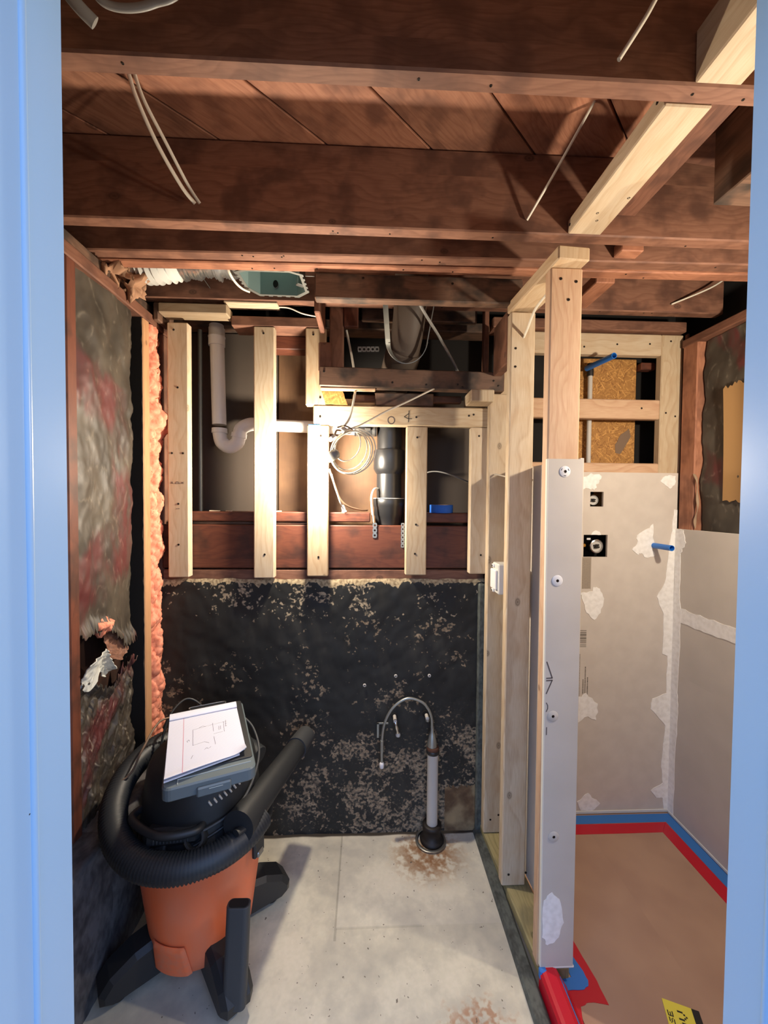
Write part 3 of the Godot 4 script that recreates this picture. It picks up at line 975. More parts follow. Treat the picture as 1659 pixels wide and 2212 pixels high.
# ---------------------------------------------------------------- left wall
func build_left_wall():
	var g := "old studs of the left wall"
	stud("wall_stud", -0.965, -0.87, 0.425, 2.172, 1.205, 1.247, M.old_red, "old red-brown stud beside the left door jamb", g)
	stud("wall_stud", -0.965, -0.87, 0.425, 2.172, 1.604, 1.648, M.stud_orange, "old stud on the near side of the torn pink insulation", g)
	stud("wall_stud", -0.965, -0.872, 0.425, 2.172, 1.757, 1.80, M.old[0], "old corner stud behind the leftmost pale stud", g)
	stud("top_plate", -0.965, -0.87, 2.172, 2.214, 0.51, 1.80, M.old[2], "old plate sloping back along the top of the left wall", "", [], "plate")
	stud("top_plate", -0.985, -0.892, 2.218, 2.262, 0.51, 1.80, M.dirty, "dark upper plate set back above the left wall", "", [], "plate")
	var n := fnl(401, 4.0, 4)
	var m := fnl(405, 15.0, 3)
	var r := fnl(407, 6.0, 3)
	r.fractal_type = FastNoiseLite.FRACTAL_RIDGED
	# facing paper of the insulation, torn across about a metre up
	var upper := sheet(func(u: float, v: float) -> Vector3:
		var y0 := 1.035 - 0.10 * smoothstep(0.35, 0.75, u) + m.get_noise_2d(u * 1.5, 2.0) * 0.03
		var y := lerpf(y0, 2.172, v)
		var d := lerpf(1.248, 1.574 + 0.018 * n.get_noise_2d(0.3, y * 2.0) + 0.008 * m.get_noise_2d(7.0, y), u)
		var x := -0.893 + 0.012 * sin(u * PI) + n.get_noise_2d(d * 0.9, y * 0.6) * 0.016 + m.get_noise_2d(d * 0.5, y * 0.25) * 0.003 + (r.get_noise_2d(d * 0.9, y * 0.5) - 0.5) * 0.004
		x -= 0.06 * smoothstep(0.93, 1.0, u) - 0.02 * smoothstep(0.05, 0.0, v)
		return P(x, y, d), 70, 170, 0.002, V2(1, 0.62))
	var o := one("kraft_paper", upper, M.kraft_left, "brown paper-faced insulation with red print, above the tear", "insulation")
	var lower := sheet(func(u: float, v: float) -> Vector3:
		var y1 := 0.90 - 0.07 * smoothstep(0.1, 0.45, u) + 0.05 * smoothstep(0.45, 0.8, u) + m.get_noise_2d(u * 1.5, 5.0) * 0.035
		var y := lerpf(0.435, y1, v)
		var d := lerpf(1.248, 1.552 + 0.02 * n.get_noise_2d(0.3, y * 2.0), u)
		var k := u * 0.5 - y * 0.8
		var x := -0.886 + n.get_noise_2d(d, y) * 0.016 + m.get_noise_2d(k * 1.2, y * 0.4 + u * 0.2) * 0.008 + (r.get_noise_2d(k * 1.6, y * 0.5) - 0.5) * 0.009
		x += 0.022 * smoothstep(0.9, 1.0, v) - 0.05 * smoothstep(0.94, 1.0, u)
		return P(x, y, d), 70, 90, 0.002)
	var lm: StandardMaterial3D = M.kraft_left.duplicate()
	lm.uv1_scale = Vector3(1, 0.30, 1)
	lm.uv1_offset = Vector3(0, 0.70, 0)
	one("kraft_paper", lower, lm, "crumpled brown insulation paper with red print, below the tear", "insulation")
	# dark backing seen through the tear and a white torn flap in it
	var flap := sheet(func(u: float, v: float) -> Vector3:
		var d := lerpf(1.25, 1.40, u)
		var top := 0.995 - 0.10 * absf(u - 0.4) - 0.05 * u * u
		var y := lerpf(0.885 - 0.02 * sin(u * 9.0), top, v)
		return P(-0.875 + 0.03 * v * v + 0.012 * sin(u * 5.0) + m.get_noise_2d(u, v) * 0.01, y, d), 20, 12, 0.003)
	one("torn_flap", flap, M.white_foil, "white torn flap of backing curling out of the insulation tear", "insulation")
	var brown := sheet(func(u: float, v: float) -> Vector3:
		var d := lerpf(1.38, 1.49, u)
		var y := lerpf(0.895 + 0.06 * absf(u - 0.6), 1.055, v)
		return P(-0.872 - 0.03 * v + m.get_noise_2d(u * 1.3, v) * 0.012, y, d), 16, 16, 0.002)
	one("torn_flap", brown, M.kraft_tan_dark if M.has("kraft_tan_dark") else M.old[0], "brown flap of paper hanging over the insulation tear", "insulation")
	lump("insulation_tuft", [P(-0.885, 1.05, 1.33), P(-0.884, 1.045, 1.37), P(-0.886, 1.06, 1.40)], 0.022, 0.016, 421, M.fibre, "small pink tuft of glass fibre showing at the paper tear", "insulation")
	# pink batt in the last bay
	var batt := sheet(func(u: float, v: float) -> Vector3:
		var y := lerpf(0.44, 2.16, v)
		var d := lerpf(1.640, 1.735 + 0.012 * n.get_noise_2d(1.0, y * 2.5), u)
		var q := n.get_noise_2d(d * 3.0, y * 1.3) * 0.024 + m.get_noise_2d(d * 1.8, y * 0.55) * 0.022 + m.get_noise_2d(d * 5.0 + 3.0, y * 2.2) * 0.009
		var x := -0.905 + 0.035 * sin(u * PI) + q
		var b := exp(-pow((y - 1.78) / 0.075, 2.0)) * smoothstep(0.1, 0.8, u)
		return P(x + 0.035 * b, y, d + 0.032 * b), 26, 300, 0.02)
	one("pink_insulation", batt, M.fibre, "ragged pink glass fibre between the corner and next left stud", "insulation")
	s_backing()
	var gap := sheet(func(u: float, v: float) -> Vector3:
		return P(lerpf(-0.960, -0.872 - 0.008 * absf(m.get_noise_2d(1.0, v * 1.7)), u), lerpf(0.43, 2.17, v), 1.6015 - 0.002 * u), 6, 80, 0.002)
	one("shade_strip", gap, M.shade_black, "black strip added to darken the side of the second left stud", "sheet")  # thin black sheet added to darken the stud side that lies in shade
	lump("insulation_tuft", [P(-0.93, 2.25, 1.40), P(-0.89, 2.255, 1.46), P(-0.87, 2.25, 1.52), P(-0.88, 2.235, 1.56)], 0.038, 0.045, 431, M.fibre_brown, "brownish tuft of fibre on the left plate below the duct", "insulation")

func s_backing():
	var s := span(-0.975, -0.965, 0.43, 2.17, 1.0, 1.80, 0.0)
	one("sheathing_board", s[0], M.tarboard, "dark board behind the left wall insulation", "board", s[1])

# a lumpy soft body around a path
func lump(n: String, pts: Array, r: float, amp: float, sd: int, m: Material, label: String, cat: String) -> MeshInstance3D:
	var f := fnl(sd, 26.0, 4)
	var path := smooth_path(pts, 16)
	var st := new_st()
	var N := path.size()
	var rings: Array = []
	for i in N:
		var t := (path[mini(i + 1, N - 1)] - path[maxi(i - 1, 0)]).normalized()
		var fr := frame_for(t, Vector3.UP)
		var e := sin(PI * clampf((i + 0.4) / N, 0.02, 0.98))
		var ring: Array = []
		for k in 19:
			var a := TAU * (k % 18) / 18.0
			var dir := fr.x * cos(a) + fr.y * sin(a)
			var rr := r * pow(e, 0.5) 
			var p := path[i] + dir * rr
			p += dir * f.get_noise_3d(p.x, p.y, p.z) * amp * 2.0
			ring.append(p)
		rings.append(ring)
	st.set_smooth_group(0)
	for i in N - 1:
		for k in 18:
			var a: Vector3 = rings[i][k]; var b: Vector3 = rings[i][k + 1]; var c: Vector3 = rings[i + 1][k + 1]; var d: Vector3 = rings[i + 1][k]
			var out := ((a + b + c + d) * 0.25 - path[i]).normalized()
			for q in [[a, b, c], [a, c, d]]:
				var p1: Vector3 = q[1]; var p2: Vector3 = q[2]
				if (p1 - q[0]).cross(p2 - q[0]).dot(out) > 0.0:
					var tt := p1; p1 = p2; p2 = tt
				st.add_vertex(q[0]); st.add_vertex(p1); st.add_vertex(p2)
	st.generate_normals()
	return one(n, st.commit(), m, label, cat)

# ---------------------------------------------------------------- back wall
func build_back_wall():
	var g := "pale new studs on the back wall"
	var f := 1.700
	var b := 1.738
	var o := stud("wall_stud", -0.828, -0.743, 1.142, 2.196, f, b, M.pine[1], "leftmost pale stud on the back wall, with a grade stamp", g, [[-0.80, 2.165], [-0.785, 1.93], [-0.81, 1.66], [-0.765, 1.66], [-0.785, 1.45], [-0.785, 1.28]])
	stamp(o, P(-0.79, 1.538, f) - o.position)
	stud("wall_stud", -0.476, -0.390, 1.139, 2.189, f, b, M.pine[0], "full-height pale stud right of the white trap pipe", g, [[-0.435, 2.16], [-0.43, 1.24]])
	o = stud("wall_stud", -0.253, -0.165, 1.147, 1.786, f, b, M.pine[3], "pale stud directly behind the glowing bulb", g, [[-0.197, 1.74], [-0.205, 1.23]])
	mesh_node("paint_mark", box_mesh(Vector3(0.05, 0.004, 0.036), 0.001), M.blue_tape, o, Vector3(-0.015, 0.3195, 0.002))
	stud("wall_stud", 0.164, 0.254, 1.152, 1.787, f, b, M.pine[2], "pale stud right of the black drain stack", g, [[0.21, 1.74], [0.205, 1.245], [0.208, 1.37]])
	stud("wall_stud", 0.440, 0.514, 1.158, 1.787, f, b, M.pine[1], "rightmost pale stud on the back wall, in the corner", g, [[0.49, 1.24], [0.475, 1.75]])
	stud("wall_stud", -0.262, -0.176, 1.868, 2.188, f, b, M.pine[3], "short pale stud above the left end of the pale header", g, [[-0.23, 2.16], [-0.20, 1.90]])
	var hd := stud("header_board", -0.229, 0.514, 1.788, 1.869, f - 0.001, b, M.pine[2], "pale horizontal header board with a pencilled centre mark", "", [[-0.20, 1.82], [0.205, 1.825], [0.43, 1.835], [0.45, 1.84]], "lumber")
	var hp := P(0.1695, 1.826, f - 0.001) - hd.position
	strokes(hd, "pencil_mark", [[V2(0.004, 0.026), V2(0.002, -0.022)], [V2(0.004, 0.014), V2(-0.016, 0.0)], [V2(-0.016, 0.0), V2(-0.002, -0.007)], [V2(-0.002, -0.007), V2(0.016, -0.008)]], hp + Vector3(0, 0, 0.0008), 0.0026, M.ink)
	var kn := new_st()
	var kp: Array[Vector3] = []
	for i in 24:
		kp.append(Vector3(0.014 * cos(TAU * i / 24), 0.015 * sin(TAU * i / 24), 0))
	tube(kn, kp, 0.0022, 6, 0.4, false, 0.0, true)
	mesh_node("knot_ring", kn.commit(), M.pencil, hd, P(0.098, 1.81, f - 0.001) - hd.position)
	# plates at the top
	stud("top_plate", -0.842, -0.570, 2.216, 2.256, 1.658, 1.728, M.pine_grey, "short pale plate above the left end of the back wall", "", [], "plate")
	stud("top_plate", -0.867, -0.845, 2.19, 2.262, 1.67, 1.80, M.dirty, "dark plate end in the far left top corner", "", [], "plate")
	stud("top_plate", -0.568, -0.205, 2.188, 2.230, 1.700, 1.80, M.old[0], "old brown plate above the second and third back wall studs", "", [], "plate")
	stud("shim", -0.585, -0.37, 2.262, 2.272, 1.66, 1.72, M.pine[0], "thin pale shim strip above the old back wall plate", "", [], "lumber")
	stud("top_plate", 0.56, 1.46, 2.256, 2.302, 1.80, 1.90, M.old[0], "old brown plate over the frame in the right-hand room", "", [], "plate")
	stud("top_plate", -0.98, 0.55, 2.238, 2.28, 1.82, 1.92, M.dirty, "dark old plate at the back of the cavity", "", [], "plate")
	# old framing behind the studs
	stud("rim_board", -0.875, 0.52, 1.174, 1.362, 1.745, 1.788, M.old_red, "wide red-brown rim board behind the feet of the pale studs", "", [], "board")
	stud("sill_plate", -0.875, 0.52, 1.122, 1.168, 1.747, 1.79, M.old[1], "brown sill strip on top of the black concrete", "", [], "plate")
	o = stud("sole_plate", -0.755, 0.014, 1.376, 1.418, 1.745, 1.84, M.old_red, "red-brown sole plate left of the drain stack, sawn off", "sole plate pieces", [], "plate")
	stud("sole_plate", 0.20, 0.52, 1.376, 1.418, 1.745, 1.84, M.old_red, "red-brown sole plate right of the drain stack, under blue tape", "sole plate pieces", [], "plate")
	stud("wood_strip", -0.755, -0.25, 1.362, 1.376, 1.752, 1.80, M.dirty, "thin dark strip under the left red-brown sole plate", "", [], "lumber")
	stud("felt_sheet", -0.99, -0.42, 1.12, 2.235, 1.895, 1.905, M.felt, "dark felt sheet at the back of the bay with the trap pipe", "", [], "sheet")
	stud("plywood_sheet", -0.418, -0.212, 1.12, 2.235, 1.90, 1.912, M.ply, "narrow brown plywood strip left of the bulb's stud", "", [], "board")
	stud("plywood_sheet", -0.210, 0.185, 1.12, 1.95, 1.90, 1.912, M.ply, "brown plywood sheet behind the bulb and the drain stack", "", [], "board")
	stud("felt_sheet", 0.187, 0.575, 1.12, 1.95, 1.895, 1.905, M.felt, "dark felt sheet at the back of the bay with the blue tape", "", [], "sheet")
	stud("cavity_block", -0.475, -0.24, 2.13, 2.188, 1.79, 1.87, M.old_red, "red-brown block at the top of the bay beside the chase", "", [], "lumber")
	# blue tape roll left on the plate
	var st := new_st()
	lathe(st, [[0.038, 0.0], [0.0505, 0.0], [0.052, 0.0015], [0.052, 0.0345], [0.0505, 0.036], [0.038, 0.036], [0.038, 0.0]], 40)
	var roll := thing("tape_roll", "roll of blue tape lying on the right sole plate", "tape", P(0.333, 1.418, 1.79))
	mesh_node("tape", st.commit(), M.blue_tape, roll)
	mesh_node("core", lathe_mesh([[0.035, 0.0], [0.038, 0.0], [0.038, 0.036], [0.035, 0.036], [0.035, 0.0]], 32), M.kraft_tan, roll)
	# perforated strap ends nailed to the rim board
	for k in [[0.024, 0.043, 1.308, 1.374, "short perforated steel strap left of the drain stack foot"], [0.148, 0.163, 1.266, 1.374, "longer perforated steel strap right of the drain stack foot"]]:
		one("pipe_strap", strap_mesh(k[1] - k[0], k[3] - k[2], int((k[3] - k[2]) / 0.018)), M.galv, k[4], "strap", P((k[0] + k[1]) / 2, (k[2] + k[3]) / 2, 1.7425), "strap ends on the rim board")
	# splinters lying on the left sole plate
	for k in [[-0.66, 0.045, 0.2, "longest wood splinter on the left sole plate, by the conduit"], [-0.60, 0.03, -0.5, "short wood splinter on the sole plate under the trap"], [-0.39, 0.035, 0.9, "wood splinter on the sole plate behind the second pale stud"]]:
		var o2 := one("wood_splinter", box_mesh(Vector3(k[1], 0.005, 0.012), 0.001), M.pine[0], k[3], "splinter", P(k[0], 1.4205, 1.765))
		o2.rotation.y = k[2]

# a flat strap with round holes
func strap_mesh(w: float, h: float, holes: int) -> ArrayMesh:
	var st := new_st()
	var step := h / maxi(holes, 1)
	for i in holes:
		var cy := -h / 2 + (i + 0.5) * step
		var r := w * 0.24
		var N := 12
		for k in N:
			var a0 := TAU * k / N
			var a1 := TAU * (k + 1) / N
			var i0 := Vector2(cos(a0), sin(a0)) * r
			var i1 := Vector2(cos(a1), sin(a1)) * r
			var o0 := _to_rect(a0, w / 2, step / 2)
			var o1 := _to_rect(a1, w / 2, step / 2)
			for z in [0.001, -0.001]:
				quad(st, Vector3(i0.x, cy + i0.y, z), Vector3(i1.x, cy + i1.y, z), Vector3(o1.x, cy + o1.y, z), Vector3(o0.x, cy + o0.y, z), Vector3(0, 0, signf(z)))
	for x in [-w / 2, w / 2]:
		quad(st, Vector3(x, -h / 2, 0.001), Vector3(x, h / 2, 0.001), Vector3(x, h / 2, -0.001), Vector3(x, -h / 2, -0.001), Vector3(signf(x), 0, 0))
	return st.commit()

func _to_rect(a: float, hx: float, hy: float) -> Vector2:
	var d := Vector2(cos(a), sin(a))
	var k := minf(hx / maxf(absf(d.x), 1e-6), hy / maxf(absf(d.y), 1e-6))
	return d * k

# pencil or marker strokes as very thin bars on a face towards the door
func strokes(parent: Node, n: String, segs: Array, at: Vector3, w: float, m: Material):
	var st := new_st()
	for s in segs:
		var a: Vector2 = s[0]
		var b: Vector2 = s[1]
		var c := (a + b) / 2
		var xf := Transform3D(Basis(Vector3.BACK, (b - a).angle()), Vector3(c.x, c.y, 0))
		cbox(st, Vector3.ZERO, Vector3(a.distance_to(b) + w * 0.6, w, 0.0006), 0.0002, 0, Vector2.ZERO, xf)
	mesh_node(n, st.commit(), m, parent, at)

func stamp(parent: Node, at: Vector3):
	strokes(parent, "grade_stamp", [[V2(-0.024, 0.003), V2(-0.019, -0.003)], [V2(-0.019, 0.004), V2(-0.016, -0.003)], [V2(-0.026, -0.003), V2(-0.015, -0.003)], [V2(-0.006, -0.004), V2(-0.001, 0.004)], [V2(-0.001, 0.004), V2(0.006, 0.003)], [V2(-0.008, -0.004), V2(0.012, -0.004)], [V2(0.007, 0.002), V2(0.010, -0.002)], [V2(0.016, -0.004), V2(0.028, 0.003)], [V2(0.018, 0.003), V2(0.027, -0.004)], [V2(-0.004, -0.108), V2(0.0, -0.108)], [V2(0.003, -0.107), V2(0.010, -0.108)]], at + Vector3(0, 0, 0.0006), 0.0016, M.pencil)

# ---------------------------------------------------------------- boxed chase under the ceiling
func build_chase():
	stud("chase_board", -0.192, 0.556, 2.186, 2.276, 1.447, 1.487, M.dirty, "wide stained header board hanging below the doubled joist", "", [[0.30, 2.25], [-0.02, 2.26]], "board")
	var o := stud("chase_board", -0.200, 0.566, 1.932, 2.012, 1.655, 1.697, M.dirty, "dark lower chase board above the pale header", "", [[-0.18, 1.99], [0.52, 1.975], [0.54, 1.955], [0.10, 1.955], [0.24, 1.95], [0.37, 1.955], [0.39, 1.945]], "board")
	o.rotation.z = -0.012
	stud("chase_board", -0.195, 0.03, 1.925, 1.934, 1.66, 1.69, M.pine_pink, "thin splintered strip along the underside of the lower chase board", "", [], "lumber")
	stud("chase_post", -0.163, -0.104, 1.99, 2.30, 1.70, 1.74, M.old[0], "upright red-brown chase post on the left", "", [], "lumber")
	stud("chase_board", -0.104, -0.043, 2.195, 2.30, 1.695, 1.72, M.old_red, "short red-brown board hanging right of the left chase post", "", [], "board")
	stud("chase_board", -0.199, -0.178, 2.155, 2.30, 1.488, 1.68, M.old[2], "left side board of the chase, running to the back", "", [], "board")
	stud("wood_block", -0.205, -0.150, 2.00, 2.12, 1.672, 1.70, M.old[1], "dark block at the left end of the lower chase board", "", [], "lumber")
	stud("chase_board", 0.517, 0.555, 1.99, 2.186, 1.50, 1.655, M.old[0], "right side board of the chase beside the partition", "", [], "board")
	stud("chase_post", 0.49, 0.512, 1.99, 2.30, 1.70, 1.735, M.old[2], "thin upright strip inside the right end of the chase", "", [], "lumber")
	stud("chase_board", -0.03, 0.47, 2.245, 2.30, 1.74, 1.77, M.dirty, "stained board across the back of the chase", "", [], "board")
	stud("wood_block", 0.185, 0.215, 2.08, 2.19, 1.79, 1.83, M.old[2], "small brown upright block deep inside the chase", "", [], "lumber")
	# blocks under the lower chase board
	o = one("wood_block", prism_mesh(ragged([V2(-0.196, 1.930), V2(-0.108, 1.930), V2(-0.086, 1.872), V2(-0.178, 1.872)], 0.002, 31, 4), 0.035), M.osb, "rough split block under the left end of the chase", "lumber", P(0, 0, 1.716), "blocks under the chase")
	stud("wood_block", 0.030, 0.280, 1.874, 1.930, 1.712, 1.738, M.dirty, "dark grey block under the middle of the chase", "blocks under the chase", [], "lumber")
	stud("wood_block", 0.415, 0.512, 1.876, 1.925, 1.615, 1.735, M.pine[2], "pale block under the right end of the chase", "blocks under the chase", [], "lumber")
	stud("wood_block", -0.07, 0.41, 1.90, 1.93, 1.75, 1.78, M.old[1], "brown strip behind the blocks under the chase", "", [], "lumber")
	# closet drain hanging in a perforated strap
	var t := thing("drain_pipe", "wide dark drain pipe hanging in a steel strap inside the chase", "pipe", P(0.16, 2.15, 1.60))
	var st := new_st()
	tube(st, smooth_path([Vector3(0.012, 0.34, 0.0), Vector3(0.008, 0.13, -0.03), Vector3(0.002, 0.03, -0.065), Vector3(-0.010, -0.05, -0.115)], 8), 0.066, 32)
	mesh_node("pipe", st.commit(), M.old_pipe, t)
	st = new_st()
	tube(st, smooth_path([Vector3(-0.008, -0.04, -0.11), Vector3(-0.03, -0.11, -0.17), Vector3(-0.055, -0.17, -0.21), Vector3(-0.060, -0.205, -0.218)], 8), func(a, l): return 0.076 - 0.004 * a, 32)
	mesh_node("elbow", st.commit(), M.old_pipe, t)
	var loop: Array = []
	for k in 19:
		var a := PI * (k / 18.0)
		loop.append(Vector3(-0.004 + 0.080 * cos(PI + a) * 1.0, -0.035 - 0.085 * sin(a), -0.012 - 0.03 * sin(a)))
	loop.push_front(Vector3(-0.10, 0.14, 0.03))
	loop.append(Vector3(0.10, 0.12, 0.03))
	st = new_st()
	ribbon(st, smooth_path(loop, 3), 0.021, Vector3.BACK, 0.0012, 0.9)
	var sp := one("pipe_strap", st.commit(), M.galv, "perforated steel strap looped under the chase drain pipe", "strap", P(0.16, 2.15, 1.60))
	one("pipe_strap", strap_mesh(0.022, 0.09, 5), M.galv, "level perforated strap beside the chase drain pipe", "strap", P(0.0, 2.105, 1.70)).rotation.z = PI / 2 + 0.03
	for k in [[-0.175, 1.99], [0.10, 1.95], [0.25, 1.947], [0.37, 1.95], [0.395, 1.942]]:
		pass

# a thin band along a path, its width along `side`, with dark holes built as small studs left out
func ribbon(st: SurfaceTool, path: Array[Vector3], w: float, side0: Vector3, th := 0.0012, twist := 0.0):
	for i in path.size() - 1:
		var a := path[i]
		var b := path[i + 1]
		var t := (b - a).normalized()
		var f := 1.0 - float(i) / (path.size() - 1)
		var side := side0.rotated(t, twist * f * f * 1.5)
		side = (side - t * side.dot(t)).normalized()
		var n := t.cross(side).normalized()
		var s := side * w / 2
		for g in [1.0, -1.0]:
			quad(st, a - s + n * th * g, b - s + n * th * g, b + s + n * th * g, a + s + n * th * g, n * g)
			quad(st, a + s * g + n * th, b + s * g + n * th, b + s * g - n * th, a + s * g - n * th, side * g)

# ---------------------------------------------------------------- stud partition between the two rooms
func build_partition():
	var g := "studs of the partition"
	var o := stud("wall_stud", 0.532, 0.628, 0.04, 2.158, 1.170, 1.208, M.pine_pink, "near end post of the partition, orange wood above drywall strip", g, [[0.562, 2.125], [0.608, 2.118], [0.586, 2.065]])
	stud("wall_stud", 0.509, 0.598, 0.04, 2.150, 1.430, 1.468, M.pine_knotty, "second partition stud back, knotty above the shadow line", g, [[0.527, 2.02], [0.527, 1.955], [0.535, 0.085], [0.60, 0.09]])
	stud("wall_stud", 0.510, 0.592, 0.04, 1.922, 1.668, 1.706, M.pine_knotty, "rearmost partition stud, next to the back wall corner", g, [[0.54, 0.10], [0.575, 0.12]])
	o = one("top_plate", box_mesh(Vector3(0.096, 0.040, 0.345), 0.004), M.pine[3], "weathered pale plate on top of the partition", "plate", P(0.570, 2.179, 1.306))
	o.rotation.y = 0.075
	o = one("bottom_plate", box_mesh(Vector3(0.092, 0.038, 0.56), 0.004), M.treated, "greenish treated plate under the partition studs", "plate", P(0.572, 0.0195, 1.445))
	o.rotation.y = 0.055
	# drywall on the far side, seen from behind between the studs
	o = one("drywall", box_mesh(Vector3(0.0127, 1.555, 0.632), 0.001), M.dry, "grey drywall on the far face of the partition", "drywall", P(0.6195, 0.825, 1.487))
	o.rotation.y = 0.062
	# drywall strip on the end of the partition
	var strip := thing("drywall_strip", "narrow grey drywall strip covering the end of the partition", "drywall", P(0, 0, 1.158))
	var sp := PackedVector2Array([V2(0.536, 0.06), V2(0.634, 0.06), V2(0.631, 1.597), V2(0.528, 1.597)])
	mesh_node("board", prism_mesh(sp, 0.012), M.dry, strip)
	mesh_node("core_edge", box_mesh(Vector3(0.004, 1.536, 0.0125), 0.001), M.dry_core, strip, Vector3(0.5305, 0.829, 0.0)).rotation.z = 0.0052
	var fz := 0.0063
	strokes(strip, "ink_mark", [[V2(0.535, 0.997), V2(0.552, 0.949)], [V2(0.535, 0.948), V2(0.552, 0.949)], [V2(0.535, 0.941), V2(0.552, 0.942)], [V2(0.552, 0.942), V2(0.535, 0.902)]], Vector3(0.0, 0, fz), 0.0034, M.pencil)
	strokes(strip, "ink_mark", [[V2(0.536, 0.874), V2(0.540, 0.866)], [V2(0.540, 0.866), V2(0.540, 0.857)], [V2(0.540, 0.857), V2(0.536, 0.848)], [V2(0.538, 0.80), V2(0.538, 0.778)]], Vector3(0, 0, fz), 0.0026, M.pencil)
	for k in [[0.577, 1.560, 0], [0.561, 1.239, 1], [0.556, 0.834, 2], [0.566, 0.467, 3]]:
		washer(strip, Vector3(k[0], k[1], fz), k[2])
	mesh_node("joint_compound", prism_mesh(ragged([V2(0.540, 0.27), V2(0.565, 0.295), V2(0.592, 0.262), V2(0.603, 0.20), V2(0.588, 0.155), V2(0.570, 0.137), V2(0.548, 0.135), V2(0.538, 0.165)], 0.004, 51, 4), 0.0015), M.mud, strip, Vector3(0, 0, fz))
	mesh_node("caulk_line", box_mesh(Vector3(0.104, 0.007, 0.014), 0.002), M.plaster, strip, Vector3(0.586, 0.060, 0.0))
	# electrical box between the two rear studs
	var eb := thing("electrical_box", "white plastic electrical box between the two rear partition studs", "electrical box", P(0.53, 1.178, 1.508))
	mesh_node("box", box_mesh(Vector3(0.075, 0.115, 0.072), 0.004), M.green_box, eb)
	mesh_node("rim", box_mesh(Vector3(0.010, 0.075, 0.060), 0.003), M.pvc, eb, Vector3(-0.042, -0.004, -0.004))
	for y in [0.046, -0.050]:
		mesh_node("lug", box_mesh(Vector3(0.016, 0.012, 0.02), 0.002), M.pvc, eb, Vector3(-0.036, y, -0.018))
		screws(eb, [Vector3(-0.045, y, -0.018)], Vector3.LEFT, 0.003)
	# low grey curb along the partition and up the corner
	var c := new_st()
	cbox(c, P(0.503, 0.004, 1.18), Vector3(0.046, 0.020, 1.10), 0.006)
	o = one("concrete_curb", c.commit(), M.curb, "thin grey-green curb strip on the floor along the partition", "curb")
	c = new_st()
	cbox(c, P(0.506, 0.556, 1.728), Vector3(0.034, 1.11, 0.022), 0.006)
	one("concrete_rib", c.commit(), M.curb, "dark grey upright strip in the corner of the black concrete", "curb")

func washer(parent: Node, at: Vector3, style: int):
	# stress plate and screw holding the strip: flat disc, raised ring, dark centre
	var t := Transform3D(Basis(Vector3.RIGHT, PI / 2), Vector3.ZERO)
	var w := mesh_node("washer", lathe_mesh([[0.0045, 0.0], [0.0155, 0.0], [0.0165, 0.0006], [0.015, 0.0016], [0.009, 0.0014], [0.0055, 0.0028], [0.0045, 0.0026]], 28, t), M.pvc if style < 2 else M.dry, parent, at)
	mesh_node("screw", lathe_mesh([[0.0, 0.0004], [0.0045, 0.0006], [0.0045, 0.0012], [0.0, 0.0008]], 14, t), M.screw, w)
	if style == 0:
		for k in 3:
			var a := TAU * k / 3 + 0.5
			mesh_node("slot", box_mesh(Vector3(0.007, 0.0016, 0.0006), 0.0002), M.screw, w, Vector3(cos(a) * 0.012, sin(a) * 0.012, 0.0018)).rotation.z = a + PI / 2

